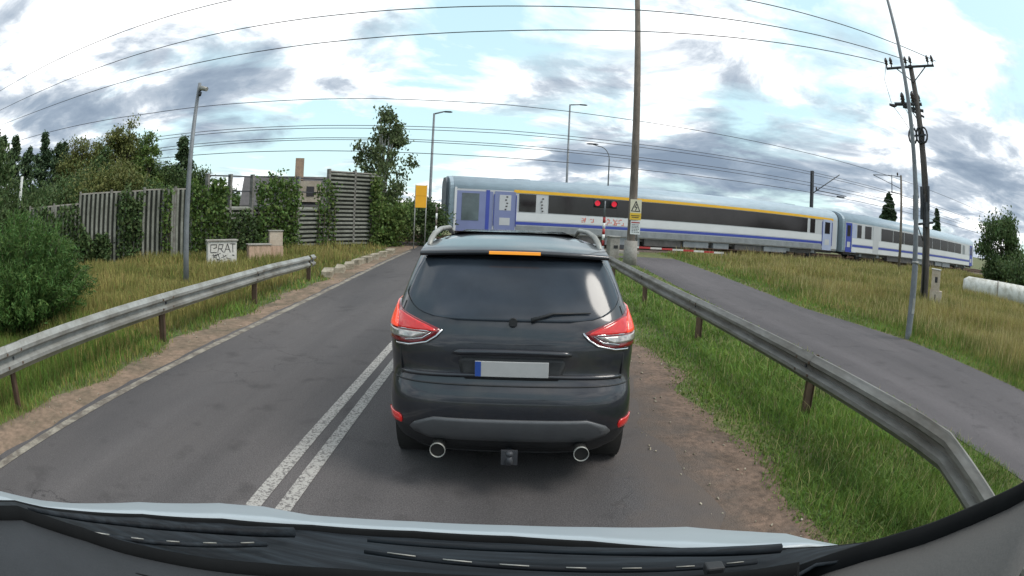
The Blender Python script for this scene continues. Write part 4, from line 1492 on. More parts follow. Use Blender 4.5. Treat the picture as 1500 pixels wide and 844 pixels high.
            a.path([(s * .75, wy, .352), (s * .92, wy, .352)], .215, 24)
            a.build('rim', 'rim', wl)
    # bumper skid plate
    g = []
    for z, a in ((.395, .52), (.42, .60), (.46, .70), (.50, .735), (.54, .70), (.575, .62), (.60, .55)):
        y = -.018 if z > .45 else .0
        g.append([Vector((x, float(np.interp(z, ZS, YB)) + .62 * (1 - abs(math.cos(th_of(x, z))) ** .5) - .022 + (.03 if z < .41 else 0), z)) for x in np.linspace(-a, a, 21)])
    q = MB(); q.grid(g); q.build('skid_plate', 'skid', t, solid=.02)
    # plate, its recess and the handle bar above it
    patch('plate_recess', [(.875, -.33, .33), (.91, -.36, .36), (1.0, -.38, .38), (1.03, -.36, .36)], 'car_trim', .003, 12, .004)
    q = MB(); q.box((0.0, .072, .955), (.52, .012, .114)); pl = q.build('number_plate', 'plate_white', t, bevel=.004)
    q = MB(); q.box((-.238, .0655, .955), (.042, .004, .108)); q.build('plate_band', 'plate_blue', pl)
    q = MB()
    q.path([back(th_of(x, 1.065 + .01 * (1 - (x / .42) ** 2)), 1.065 + .01 * (1 - (x / .42) ** 2), .012) for x in np.linspace(-.42, .42, 17)], [.012] + [.024] * 15 + [.012], 8)
    q.build('handle_bar', 'car_paint', t)
    # tow hitch, silencer and underside
    q = MB()
    q.path([(.0, .45, .30), (.0, .08, .295), (.0, -.06, .29), (.0, -.10, .315), (.0, -.10, .36)], [.03, .03, .025, .02, .02], 10)
    q.path([(0, -.10, .36), (0, -.10, .372), (0, -.10, .388), (0, -.10, .40)], [.018, .027, .027, .014], 12)
    q.box((0, .0, .31), (.12, .03, .11))
    q.build('tow_hitch', 'dark_metal', t)
    q = MB(); q.box((0, .6, .33), (1.2, .5, .2)); q.build('silencer', 'exhaust_in', t, bevel=.05)
    q = MB(); q.box((0, 2.3, .30), (1.4, 3.6, .12)); q.build('underbody', 'exhaust_in', t)
make_suv()

# ------------------------------------------------------------------ the vehicle the camera rides in
M['van_white'] = mat('van_white', (0.34, 0.39, 0.42), 0.45, var=0.03, scale=4, coat=0.1)
M['cowl'] = mat('cowl', (0.005, 0.007, 0.010), 0.7, col2=(0.020, 0.027, 0.034), c2pos=(.42, .66), var=0.3, scale=2.2, stretch=(1, 26, 26), spec=0.25)
M['rubber'] = mat('rubber', (0.006, 0.0065, 0.007), 0.9, var=0.2, scale=20, spec=0.12)
M['dash'] = mat('dashboard', (0.023, 0.026, 0.030), 0.85, var=0.15, scale=9, bump=.2, bscale=220)
M['pillar_trim'] = mat('pillar_trim', (0.075, 0.073, 0.070), 0.8, var=0.08, scale=6, bump=.1, bscale=180)
def make_van():
    t = thing('van', 'white bonnet, black wipers and grey dashboard of the vehicle the camera rides in', 'van')
    def at(az, el, r):           # az in degrees, el = tangent of elevation, r = level distance
        a = R(az)
        return Vector((math.sin(a) * r, math.cos(a) * r, CAMH + el * r))
    AZ = [-75, -66, -62, -55, -50, -40, -30, -25, -20, -16, -9, 1.5, 10, 20, 27, 31, 34, 38, 42]
    top = [-.42, -.455, -.466, -.496, -.508, -.514, -.522, -.532, -.553, -.560, -.568, -.570, -.562, -.541, -.535, -.530, -.536, -.54, -.545]
    rt = [1.02, 1.05, 1.08, 1.13, 1.16, 1.22, 1.24, 1.22, 1.19, 1.17, 1.15, 1.14, 1.15, 1.18, 1.22, 1.25, 1.26, 1.28, 1.3]
    low = [-.44, -.47, -.483, -.515, -.524, -.540, -.556, -.565, -.575, -.582, -.590, -.594, -.594, -.590, -.578, -.562, -.548, -.545, -.55]
    rl = [.80, .80, .81, .83, .85, .87, .87, .86, .85, .84, .83, .82, .83, .85, .87, .89, .92, .95, .98]
    g = []
    # front drop of the bonnet, crest, and rear edge
    for f in (1.6, 1.2, 1.06):
        g.append([at(a, e, r) * 1.0 + Vector((0, 0, 0)) for a, e, r in zip(AZ, [e * (1 + (f - 1) * .22) - (f - 1) * .05 for e in top], [r * f for r in rt])])
    g.append([at(a, e, r) for a, e, r in zip(AZ, top, rt)])
    for q in (.33, .66, 1):
        g.append([at(a, e + (l - e) * (q ** 1.15), r + (k - r) * q) for a, e, l, r, k in zip(AZ, top, low, rt, rl)])
    # a return edge so that the bonnet has thickness at the rear
    g.append([p + Vector((0, .03, -.05)) for p in g[-1]])
    b = MB(); b.grid(g); b.build('bonnet', 'van_white', t, solid=.004)
    # cowl: from under the bonnet to the foot of the windscreen
    AZ2 = [-75, -66, -60, -55, -50, -40, -30, -20, -9, 1.5, 10, 20, 30, 36, 42, 48, 54, 60, 66]
    c0 = [-.46, -.480, -.492, -.514, -.527, -.543, -.559, -.578, -.593, -.598, -.597, -.592, -.568, -.550, -.525, -.490, -.455, -.420, -.38]
    c1 = [-.49, -.510, -.525, -.565, -.60, -.660, -.72, -.76, -.79, -.79, -.78, -.76, -.70, -.592, -.556, -.520, -.480, -.440, -.40]
    r0 = [.80, .79, .80, .82, .84, .86, .86, .84, .82, .81, .82, .84, .88, .90, .92, .93, .94, .95, .96]
    r1 = [.60, .60, .60, .60, .60, .60, .60, .60, .60, .60, .60, .60, .62, .65, .67, .69, .71, .73, .75]
    g = []
    for k in range(9):
        q = k / 8
        g.append([at(a, e + (l - e) * q + .003 * math.sin(q * 20) * (1 - q), r + (s - r) * q - .004) for a, e, l, r, s in zip(AZ2, c0, c1, r0, r1)])
    b = MB(); b.grid(g); b.build('cowl', 'cowl', t, solid=.004)
    # rubber edge between bonnet and cowl / foot of the windscreen
    b = MB(); b.path([at(a, e - .006, r - .012) for a, e, r in zip(AZ2, c0, r0)], .010, 6); b.build('bonnet_seal', 'rubber', t)
    
    # wipers
    for (a0, e0, q0, a1, e1, q1) in ((31, -.560, .87, -14, -.612, .80), (-22, -.588, .82, -58, -.512, .79)):
        b = MB()
        p, q = at(a0, e0 - .012, q0 - .05), at(a1, e1 - .008, q1 - .05)
        pts = [p.lerp(q, s) + Vector((0, .02 * math.sin(math.pi * s), .010)) for s in np.linspace(0, 1, 9)]
        b.path(pts, [.008, .008, .007, .006, .006, .005, .005, .004, .003], 6)
        w = b.build('wiper', 'cowl', t)
        b = MB()
        pts = [p.lerp(q, s) + Vector((0, -.022, .004)) for s in np.linspace(.08, 1.0, 9)]
        b.path(pts, .004, 6)
        b.build('wiper_blade', 'cowl', w)
        for s in np.linspace(.12, .88, 7):
            b = MB()
            o_ = Vector((0, -.024, .0085))
            b.tube(p.lerp(q, s) + o_, p.lerp(q, s + .045 + .02 * (s > .5)) + o_, .0011, n=5)
            b.build('blade_glint', 'galv', w)  # thin pale rods imitating the reflected glints along the wiper
    # nozzle
    b = MB(); b.box(at(24, -.64, .66) + Vector((0, 0, .01)), (.025, .02, .014)); b.build('washer_nozzle', 'blackp', t, bevel=.003)
    # dashboard, inside the windscreen foot
    AZ3 = [-75, -66, -60, -55, -50, -45, -40, -34, -26, -18, -9, 1.5, 12, 20, 28, 34]
    d0 = [-.50, -.518, -.530, -.562, -.592, -.625, -.650, -.675, -.695, -.71, -.72, -.722, -.712, -.69, -.655, -.62]
    g = []
    for k, (r, dz) in enumerate(((.59, -.012), (.585, 0), (.50, .012), (.40, .018), (.30, .0), (.25, -.1))):
        g.append([at(a, e, .59) * 1.0 + Vector((-math.sin(R(a)) * (.59 - r), -math.cos(R(a)) * (.59 - r), dz - .12 * (.59 - r))) for a, e in zip(AZ3, d0)])
    b = MB(); b.grid(g); b.build('dashboard', 'dash', t, solid=.004)
    b = MB(); b.path([at(a, e + .014, .60) for a, e in zip(AZ3, d0)], .012, 8); b.build('windscreen_seal', 'rubber', t)
    # a raised ridge line in the dashboard's left half
    b = MB(); b.path([at(a, e - .05, .545) + Vector((0, 0, .0)) for a, e in zip(AZ3[2:10], d0[2:10])], .003, 6); b.build('dash_seam', 'rubber', t)
    # right-hand pillar trim and end of the dashboard
    AZ4 = [34, 38, 42, 46, 50, 54, 58, 62, 66, 70]
    e0 = [-.640, -.600, -.565, -.535, -.505, -.470, -.435, -.400, -.36, -.31]
    g = []
    for r, dz in ((.66, -.02), (.655, .0), (.58, .0), (.48, .0), (.36, -.02), (.3, -.1)):
        g.append([at(a, e, .655) + Vector((-math.sin(R(a)) * (.655 - r), -math.cos(R(a)) * (.655 - r), dz - .30 * (.655 - r))) for a, e in zip(AZ4, e0)])
    b = MB(); b.grid(g); b.build('pillar_trim', 'pillar_trim', t, solid=.004)
    b = MB(); b.path([at(a, e + .012, .67) for a, e in zip(AZ4, e0)], .021, 8); b.build('windscreen_edge', 'rubber', t)
    AZ5 = [30, 36, 42, 48, 54, 60, 66]
    e1 = [-.66, -.640, -.640, -.650, -.645, -.63, -.60]
    g = []
    for r, dz in ((.60, -.02), (.595, .0), (.50, .005), (.40, .0), (.3, -.1)):
        g.append([at(a, e, .595) + Vector((-math.sin(R(a)) * (.595 - r), -math.cos(R(a)) * (.595 - r), dz - .14 * (.595 - r))) for a, e in zip(AZ5, e1)])
    b = MB(); b.grid(g); b.build('dash_end', 'dash', t, solid=.004)
make_van()

# ------------------------------------------------------------------ plants
def quads(C, size, n_dir=None, aspect=1.6, spread=1.0, droop=0.0, rs=None):
    """leaf-shaped quads at C; returns V, F"""
    r = rs or rng
    n = len(C)
    d = r.normal(size=(n, 3))
    if n_dir is not None:
        d = d * spread + n_dir
    d[:, 2] -= droop
    d /= np.linalg.norm(d, axis=1)[:, None] + 1e-9
    a = r.normal(size=(n, 3))
    u = np.cross(d, a)
    u /= np.linalg.norm(u, axis=1)[:, None] + 1e-9
    s = (size * r.uniform(.6, 1.3, n))[:, None]
    h = d * s * aspect / 2
    w = u * s / 2
    V = np.stack([C - h, C + w * .9 - h * .1, C + h, C - w * .9 - h * .1], 1).reshape(-1, 3)
    F = np.arange(4 * n).reshape(n, 4)
    return V, F

def broadleaf(name, label, x, y, h, rx, leaf, n, m='broad_leaf', base=.25, clumps=26, cat='tree', group=None, seed=0, trunk='bark', ry=None, droop=.2, aspect=1.6, z0=None, stems=1, clr=.42):
    r = np.random.default_rng(seed + 100)
    zb = gzf(x, y) if z0 is None else z0
    t = thing(name, label, cat, (x, y, zb), 0, group)
    ry = ry or rx
    cz0, cz1 = h * base, h
    cs = []
    while len(cs) < clumps:
        p = r.uniform(-1, 1, 3)
        l = np.linalg.norm(p)
        if l > 1 or l < .25:
            continue
        k = (p[2] + 1) / 2
        wid = .55 + .45 * math.sin(math.pi * min(1, (k * .8 + .15)))
        cs.append((p[0] * rx * wid, p[1] * ry * wid, cz0 + (cz1 - cz0) * k * .93, r.uniform(.6, 1.2)))
    cs = np.array(cs)
    idx = r.integers(0, clumps, n)
    cr = min(rx, ry) * clr
    off = r.normal(size=(n, 3)) * np.array([cr, cr, cr * .75]) * .55 * cs[idx, 3:4]
    C = cs[idx, :3] + off
    C[:, 2] = np.maximum(C[:, 2], .05)
    V, F = quads(C, leaf, None, aspect, droop=droop, rs=r)
    np_mesh('crown', V, F, m, t)
    b = MB()
    rr = max(.05, h * .018)
    for s_ in range(stems):
        ox = 0 if stems == 1 else r.uniform(-.25, .25) * rx
        b.path([(ox * .3, 0, -.2), (ox * .5, 0, h * .3), (ox * .8 + r.uniform(-.1, .1), r.uniform(-.1, .1), h * .62), (ox, 0, h * .92)], [rr, rr * .8, rr * .5, rr * .15], 8)
    for k in range(0, clumps, 2):
        c = cs[k]
        zz = max(.15 * h, c[2] * .62)
        b.path([(0, 0, zz), (c[0] * .5, c[1] * .5, (zz + c[2]) / 2 + .05), (c[0], c[1], c[2])], [rr * .35, rr * .22, rr * .08], 5)
    b.build('trunk', trunk, t)
    return t

def conifer(name, label, x, y, h, rad, n, m='spruce_leaf', seed=0, group=None, base=.1, leaf=.22, z0=None, ragged=.3):
    r = np.random.default_rng(seed + 500)
    zb = gzf(x, y) if z0 is None else z0
    t = thing(name, label, 'tree', (x, y, zb), 0, group)
    Cs, Ds = [], []
    nb = int(26 + h * 7)
    per = max(6, n // nb)
    b = MB()
    rr = h * .014 + .03
    b.path([(0, 0, -.2), (0, 0, h * .5), (0, 0, h * .98)], [rr, rr * .6, rr * .1], 8)
    for k in range(nb):
        q = ((k + r.uniform(0, 1)) / nb) ** .9
        z = h * (base + (1 - base) * q)
        L = rad * (1 - q) ** .75 * r.uniform(1 - ragged, 1.08) + .12
        a = r.uniform(0, 2 * math.pi)
        d = np.array([math.cos(a), math.sin(a), -.18 - .15 * (1 - q)])
        s = r.beta(1.6, 1.1, per)
        c = np.outer(s * L, d) + np.array([0, 0, z + 0.0])
        c[:, 2] += .12 * L * (s ** 2)
        c += r.normal(size=c.shape) * (.10 + .05 * L) * (1.2 - s[:, None] * .6)
        Cs.append(c)
        Ds.append(np.tile(d, (per, 1)))
        if k % 3 == 0:
            b.path([(0, 0, z), (d[0] * L * .85, d[1] * L * .85, z + d[2] * L * .7)], [rr * .25, rr * .06], 4)
    # leader tuft
    k = max(10, per)
    c = np.zeros((k, 3)); c[:, 2] = h * r.uniform(.88, 1.02, k); c[:, :2] = r.normal(size=(k, 2)) * .05
    Cs.append(c); Ds.append(np.tile(np.array([0, 0, 1.0]), (k, 1)))
    V, F = quads(np.concatenate(Cs), leaf, np.concatenate(Ds) * 1.6, 2.0, .7, rs=r)
    np_mesh('crown', V, F, m, t)
    b.build('trunk', 'bark', t)
    return t

GT = 'trees behind the noise barrier on the left'
def polar_tree(az, r, tan):
    a = R(az)
    return math.sin(a) * r, math.cos(a) * r, CAMH + tan * r
con = [(-58.0, 30, .16, 1.6, 'pine_leaf', 'dark conifer at the far left edge behind the bush'),
       (-56.0, 33, .130, 1.7, 'spruce_leaf', 'dark spruce second from the left edge of the grove'),
       (-54.0, 32, .127, 1.6, 'pine_leaf', 'ragged dark pine left of the white post'),
       (-51.6, 36, .105, 1.8, 'spruce_leaf', 'low dark spruce directly behind the white post'),
       (-49.3, 33, .126, 1.5, 'spruce_leaf', 'pointed spruce standing clear right of the white post'),
       (-47.1, 35, .106, 1.4, 'pine_leaf', 'slim dark pine between the pointed spruce and the olive clump'),
       (-46.4, 38, .108, 1.6, 'spruce_leaf', 'dark spruce half hidden at the left of the olive clump'),
       (-31.9, 34, .103, 1.0, 'pine_leaf', 'small slender conifer just right of the camera mast')]
for i, (az, rr_, tn, r_, m, l) in enumerate(con):
    x, y, h = polar_tree(az, rr_, tn)
    conifer('spruce_tree' if 'spruce' in l else 'pine_tree' if 'pine' in l else 'conifer_tree', l, x, y, h, r_ * 1.6, 8000, m, i, GT, leaf=.12, ragged=.7)
brd = [(-45.0, 33, .121, .85, 'olive_leaf', 'slender olive-green tree at the left end of the clump'),
       (-43.7, 33, .129, .85, 'olive_leaf', 'second slender olive-green tree from the left of the clump'),
       (-42.1, 34, .118, .95, 'olive_leaf', 'rounder olive-green tree in the left half of the clump'),
       (-40.9, 33, .121, .85, 'dark_leaf', 'darker slender tree in the middle of the olive clump'),
       (-39.8, 34, .141, .80, 'olive_leaf', 'tall spiry olive tree just left of the tallest one'),
       (-38.2, 34, .150, .85, 'olive_leaf', 'tallest spiry tree of the clump behind the ribbed barrier'),
       (-36.9, 35, .112, .95, 'dark_leaf', 'darker tree right of the tallest spiry tree'),
       (-35.7, 33, .124, .75, 'broad_leaf', 'pointed bright green tree left of the camera mast'),
       (-34.4, 34, .082, 1.1, 'dark_leaf', 'low dark tree directly left of the camera mast'),
       (-33.0, 35, .068, 1.1, 'broad_leaf', 'low green tree behind the camera mast'),
       (-30.5, 33, .064, 1.0, 'dark_leaf', 'low dark tree right of the camera mast behind the ivy'),
       (-44.4, 29, .070, 1.6, 'dark_leaf', 'bushy dark tree in front of the left end of the clump'),
       (-41.4, 28, .074, 1.6, 'olive_leaf', 'bushy olive tree peeking over the ribbed barrier'),
       (-38.4, 28, .070, 1.5, 'olive_leaf', 'broad olive shrub tree below the tallest spiry tree'),
       (-35.6, 28, .058, 1.3, 'dark_leaf', 'dark shrub tree over the right part of the ribbed barrier'),
       (-47.2, 27, .045, 1.7, 'dark_leaf', 'dark shrub tree behind the leftmost barrier section'),
       (-50.4, 27, .040, 1.9, 'dark_leaf', 'dark shrub tree behind the white post'),
       (-54.5, 27, .060, 2.0, 'dark_leaf', 'dark leafy tree left of the white post behind the bush')]
for i, (az, rr_, tn, r_, m, l) in enumerate(brd):
    x, y, h = polar_tree(az, rr_, tn)
    broadleaf('leafy_tree', l, x, y, h, r_ * 1.3, .105, 9500, m, .03, 52, group=GT, seed=i, clr=.40)
broadleaf('birch_tree', 'loose airy birch beside the tall noise barrier panel', -6.75, 30.9, 7.3, 1.55, .115, 6500, 'birch_leaf', .16, 44, seed=40, trunk='birch_bark', droop=1.2, stems=3, clr=.26)
broadleaf('leafy_tree', 'dense green shrub tree under the birch', -6.3, 28.9, 2.7, 1.35, .11, 5200, 'broad_leaf', .02, 30, seed=41)
broadleaf('leafy_tree', 'green shrub tree behind the yellow board', -4.5, 30.4, 2.5, 1.2, .11, 4200, 'dark_leaf', .02, 24, seed=42)
def willow_bush(label, x, y, h, rx, ry, shoots, per, leaf, seed):
    r = np.random.default_rng(seed)
    t = thing('roadside_bush', label, 'bush', (x, y, gzf(x, y)))
    Cs, Ds = [], []
    b = MB()
    for k in range(shoots):
        a = r.uniform(0, 2 * math.pi)
        q = r.uniform(0, 1) ** .6
        bx, by = .35 * rx * q * math.cos(a), .35 * ry * q * math.sin(a)
        tip = np.array([rx * q * math.cos(a), ry * q * math.sin(a), h * (1.05 - .62 * q ** 2.2) * r.uniform(.55, 1.10)])
        base = np.array([bx, by, 0.0])
        n = int(per * r.uniform(.7, 1.3))
        s_ = r.uniform(.12, 1.0, n) ** .8
        p = base + np.outer(s_, tip - base)
        p[:, 2] += .35 * h * s_ * (1 - s_) * .8
        p += r.normal(size=p.shape) * (.035 + .055 * (1 - s_[:, None]))
        d = (tip - base) / np.linalg.norm(tip - base)
        Cs.append(p); Ds.append(np.tile(d * .8 + np.array([0, 0, -.15]), (n, 1)))
        if k % 4 == 0:
            m_ = base + .5 * (tip - base); m_[2] += .07 * h
            b.path([tuple(base), tuple(m_), tuple(tip)], [.016, .010, .003], 5)
    C = np.concatenate(Cs); C[:, 2] = np.maximum(C[:, 2], .03)
    V, F = quads(C, leaf, np.concatenate(Ds), 4.6, .75, droop=.25, rs=r)
    np_mesh('foliage', V, F, 'willow_leaf', t)
    b.build('stem', 'bark', t)
willow_bush('big dense willow-like bush behind the left guardrail in the foreground', -8.75, 7.0, 1.95, 1.9, 2.1, 620, 150, .024, 43)
broadleaf('roadside_bush', 'smaller bush part hidden behind the foreground willow bush at the left edge', -10.6, 5.6, 2.1, 1.6, .035, 26000, 'willow_leaf', .0, 70, cat='bush', seed=44, aspect=3.0, droop=.6, stems=3, clr=.32)
broadleaf('leafy_tree', 'tree whose branch tips reach in at the left edge', -20.9, 12.3, 5.9, 2.35, .16, 7000, 'dark_leaf', .2, 40, seed=45, clr=.30)
# right side
broadleaf('leafy_tree', 'broad dark tree behind the white pipe at the right edge', 37.6, 30.0, 6.4, 2.9, .19, 13000, 'dark_leaf', .0, 60, seed=50, clr=.30)
broadleaf('leafy_tree', 'low dark shrub tree spreading beside the white pipe', 35.4, 24.5, 2.9, 2.8, .17, 9000, 'dark_leaf', .0, 44, seed=51, clr=.36)
conifer('spruce_tree', 'distant dark spruce above the coach roof left of the wooden pole', 65.6, 88.3, 10.5, 3.4, 12000, 'spruce_leaf', 60, leaf=.36, base=.05)
conifer('spruce_tree', 'small distant spruce above the coach roof right of the wooden pole', 74.1, 81.3, 8.9, 2.0, 8000, 'spruce_leaf', 61, leaf=.32, base=.05)
for i, (al, pp, h) in enumerate(((-4, 60, 3.6), (-9, 62, 4.2), (1, 66, 4.4), (5, 70, 4.0), (-14, 64, 4.0), (-1, 74, 4.8))):
    x, y = rail_pt(al, pp)
    broadleaf('leafy_tree', ['green tree beyond the tracks left of the train', 'tree beyond the tracks behind the birch', 'tree far beyond the tracks at the train end', 'distant tree hidden mostly by the train end', 'tree beyond the tracks behind the tall panel', 'taller distant tree beyond the road left of the train'][i], x, y, h, 2.6, .26, 3600, 'broad_leaf' if i % 2 else 'dark_leaf', .0, 30, group='trees beyond the tracks', seed=70 + i)

# ivy on the barrier
def ivy(label, segs, n, seed, h0=0, thick=.22, leaf=.11, m='ivy_leaf'):
    r = np.random.default_rng(seed)
    Cs = []
    stems = MB()
    for (a, c, ha, hc) in segs:
        k = n // len(segs)
        nn_ = np.array([-(c[1] - a[1]), c[0] - a[0]]); nn_ = nn_ / np.linalg.norm(nn_)
        if nn_[1] > 0:
            nn_ = -nn_
        q = r.uniform(0, 1, k)
        # irregular top edge
        top = ha + (hc - ha) * q + .18 * np.sin(q * 9 + seed) + .10 * np.sin(q * 23)
        z = h0 + (top - h0) * r.uniform(0, 1, k) ** .85
        o = np.abs(r.normal(0, thick, k)) + .06
        x = a[0] + (c[0] - a[0]) * q + nn_[0] * o + r.normal(0, .06, k)
        y = a[1] + (c[1] - a[1]) * q + nn_[1] * o + r.normal(0, .06, k)
        Cs.append(np.stack([x, y, z + .2], 1))
        for s in np.linspace(.1, .9, 4):
            px, py = a[0] + (c[0] - a[0]) * s + nn_[0] * .12, a[1] + (c[1] - a[1]) * s + nn_[1] * .12
            stems.path([(px, py, .1), (px + .1, py, .2 + ha * .5), (px - .05, py, .1 + ha * .9)], [.03, .02, .008], 5)
    C = np.concatenate(Cs)
    c0 = C.mean(0); c0[2] = 0
    t = thing('ivy', label, 'plant', tuple(c0), 0, 'ivy and creepers on the noise barrier')
    V, F = quads(C - c0, leaf, None, 1.3, droop=.5, rs=r)
    np_mesh('foliage', V, F, m, t)
    stems.v = [(p[0] - c0[0], p[1] - c0[1], p[2]) for p in stems.v]
    stems.build('stem', 'bark', t)
def wp(i, q):
    a, c = wall[i][0], wall[i + 1][0]
    return (a[0] + (c[0] - a[0]) * q, a[1] + (c[1] - a[1]) * q)
ivy('tall ivy mass right of the camera mast', [(wp(2, .72), wp(3, .38), 2.55, 2.75)], 3200, 1)
ivy('bushy creeper heaped over the low barrier below the chimney', [(wp(4, .05), wp(4, .55), 2.75, 3.1), (wp(4, .55), wp(4, .95), 3.15, 2.6)], 3000, 2, thick=.24)
ivy('low dark creeper over the open barrier section', [(wp(3, .38), wp(4, .1), 1.6, 1.5)], 1300, 3, m='dark_leaf')
ivy('narrow ivy column climbing at the edge of the tall panel', [(wp(5, .55), wp(6, .12), 2.9, 3.0)], 800, 4, thick=.12)
ivy('thick ivy on the ribbed barrier left of the camera mast', [(wp(1, .62), wp(1, .96), 2.5, 2.2)], 1700, 5, m='dark_leaf')
ivy('ragged creeper in the middle of the ribbed barrier', [(wp(2, .28), wp(2, .42), 2.5, 2.4)], 380, 6)
ivy('sparse creeper spreading along the foot of the leftmost barrier', [(wp(0, .1), wp(0, 1), 2.2, 1.9), (wp(0, 1), wp(1, .5), 1.2, .8)], 3600, 7, m='dark_leaf')
ivy('creeper hanging over the right edge of the tall panel', [(wp(6, .80), wp(6, 1.0), 3.2, 3.2)], 1300, 8, m='broad_leaf')

# ------------------------------------------------------------------ grass
def blades(name, label, X_, Y_, H_, W_, m, lean=.35, cat='grass', r=rng):
    n = len(X_)
    a = r.uniform(0, 2 * np.pi, n)
    la = r.uniform(0, 2 * np.pi, n)
    ln = np.abs(r.normal(0, lean, n)) * H_
    z0 = gz(X_, Y_)
    wx, wy = np.cos(a) * W_ / 2, np.sin(a) * W_ / 2
    dx, dy = np.cos(la) * ln, np.sin(la) * ln
    p = lambda x, y, z: np.stack([x, y, z], 1)
    v0 = p(X_ - wx, Y_ - wy, z0 - .01); v1 = p(X_ + wx, Y_ + wy, z0 - .01)
    v2 = p(X_ + wx * .8 + dx * .35, Y_ + wy * .8 + dy * .35, z0 + H_ * .55); v3 = p(X_ - wx * .8 + dx * .35, Y_ - wy * .8 + dy * .35, z0 + H_ * .55)
    v4 = p(X_ + dx + wx * .12, Y_ + dy + wy * .12, z0 + H_ * .97); v5 = p(X_ + dx - wx * .12, Y_ + dy - wy * .12, z0 + H_ * .97)
    V = np.stack([v0, v1, v2, v3, v4, v5], 1).reshape(-1, 3)
    i = np.arange(n) * 6
    F = np.stack([np.stack([i, i + 1, i + 2, i + 3], 1), np.stack([i + 3, i + 2, i + 4, i + 5], 1)], 1).reshape(-1, 4)
    o = np_mesh(name, V, F, m)
    return tag(o, label, cat, None, 'stuff')

def polar(n, r0, r1, a0, a1, pw=1.0):
    u = rng.uniform(0, 1, n)
    r = r0 * (r1 / r0) ** (u ** pw)
    a = np.radians(rng.uniform(a0, a1, n))
    return r * np.sin(a), r * np.cos(a), r
def lump(x, y, s=1.0):
    return .5 + .25 * np.sin(x * 1.9 * s + 1.3 * np.sin(y * 1.1 * s)) + .25 * np.sin(y * 2.3 * s + 1.7 * np.sin(x * 1.4 * s + 2))

# right verge (between road and path)
x, y, r_ = polar(210000, 2.9, 30, 4, 62)
edge = 2.10 + .07 * np.sin(y * 1.7) + .05 * np.sin(y * 4.1 + 1) + np.abs(rng.normal(0, .20, len(x))) - .006 * np.maximum(0, y - 8) * 6
k = (x > edge) & (x < 5.22 + rng.normal(0, .04, len(x))) & (y > .6) & (y < 28)
x, y, r_ = x[k], y[k], r_[k]
nearrail = np.exp(-((x - 3.35) / .5) ** 2)
H_ = (.036 + .060 * lump(x, y) + .05 * nearrail) * rng.uniform(.5, 1.3, len(x)) * np.clip((x - 2.1) * 1.5 + .3, .3, 1) * np.where(x > 4.3, .6, 1)
blades('verge_grass', 'lush green grass on the verge between the road and the path', x, y, H_, .0038 + .0009 * r_, 'grass_green', .75)
k = rng.uniform(0, 1, len(x)) < .022
blades('dry_grass', 'pale dry stalks standing in the right verge', x[k], y[k], H_[k] * 1.7 + .05, .0022 + .0006 * r_[k], 'straw', .5)
def weeds(name, label, x, y, top, size, m):
    C = np.stack([x, y, gz(x, y) + top * rng.uniform(.1, 1, len(x))], 1)
    V, F = quads(C, size, np.array([0, 0, .2]), 1.7, .9)
    tag(np_mesh(name, V, F, m), label, 'weeds', None, 'stuff')
k = rng.uniform(0, 1, len(x)) < .16 * lump(x, y, 1.7) ** 2
weeds('weeds', 'small broad-leaved weeds among the grass of the right verge', x[k], y[k], H_[k] * .9, .026, 'broad_leaf')
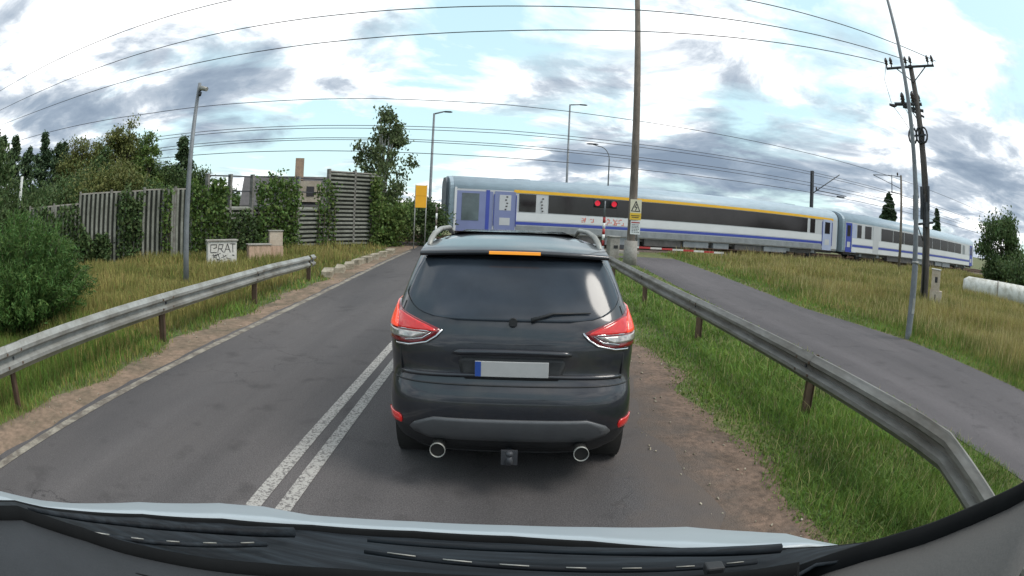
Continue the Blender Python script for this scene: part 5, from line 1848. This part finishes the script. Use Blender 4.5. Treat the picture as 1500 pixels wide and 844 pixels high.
# meadow right of the path
x, y, r_ = polar(230000, 8.5, 62, 10, 66)
edge = np.interp(y, [-6, 6, 10.5, 14.8, 22, 30], [8.75, 8.72, 8.72, 8.0, 8.05, 8.15])
pp = perp_of(x, y)
k = (x > edge + np.abs(rng.normal(0, .10, len(x))) - .05) & (pp < 30.2) & (y > 2)
x, y, r_, pp, edge = x[k], y[k], r_[k], pp[k], edge[k]
fade = np.clip((x - edge) / 1.6, .28, 1)
H_ = (.16 + .24 * lump(x, y, .5)) * fade * rng.uniform(.6, 1.25, len(x))
green = np.clip(1.2 - (x - edge) / 2.8, .14, 1) 
g = rng.uniform(0, 1, len(x)) < green * .8
blades('meadow_grass', 'green lower grass of the meadow along the path', x[g], y[g], H_[g] * .9, .004 + .0008 * r_[g], 'grass_green', .5)
g = ~g
blades('meadow_grass', 'tall golden-green meadow grass between the path and the train', x[g], y[g], H_[g] * 1.15, .004 + .0008 * r_[g], 'grass_yellow', .45)
k = (rng.uniform(0, 1, len(x)) < .10) & (x > edge + .8)
blades('dry_grass', 'pale seed stalks above the right meadow', x[k], y[k], H_[k] * 1.5 + .05, .003 + .0008 * r_[k], 'straw', .25)
# left verge and the strip behind the left guardrail
x, y, r_ = polar(160000, 5.2, 34, -72, -6)
edge = -5.0 + .12 * np.sin(y * 1.3) + .08 * np.sin(y * 3.7) + rng.normal(0, .07, len(x)) - np.where(y > 15, .05 * (y - 15), 0)
k = (x < edge) & (perp_of(x, y) < 30) & (y > 1) & (x > -20)
x, y, r_, edge = x[k], y[k], r_[k], edge[k]
H_ = (.09 + .16 * lump(x, y, .8)) * rng.uniform(.6, 1.25, len(x)) * np.clip((edge - x) * 1.6 + .3, .3, 1.5)
yel = np.where((x < -5.5) & (y > 8), .85, .25)
g = rng.uniform(0, 1, len(x)) > yel
blades('verge_grass', 'green grass around the left guardrail', x[g], y[g], H_[g], .003 + .0009 * r_[g], 'grass_green', .5)
g = ~g
blades('dry_grass', 'tall golden grass between the left guardrail and the noise barrier', x[g], y[g], H_[g] * 1.2, .0045 + .0011 * r_[g], 'grass_yellow', .35)
# loose stones on the shoulders
r = random.Random(9)
V, F = [], []
b = MB()
for i in range(220):
    if r.random() < .6:
        x, y = r.uniform(1.3, 2.3), r.uniform(3.0, 12)
    else:
        x, y = r.uniform(-5.1, -4.4), r.uniform(3.5, 16)
    s = r.uniform(.006, .020)
    b.box((x, y, s * .3 + .008 + gzf(x, y)), (s * 1.4, s, s * .8), 0, Euler((r.random() * 3, r.random() * 3, r.random() * 3)).to_matrix())
tag(b.build('gravel', 'kerb'), 'loose small stones scattered on the sandy shoulders', 'gravel', None, 'stuff')
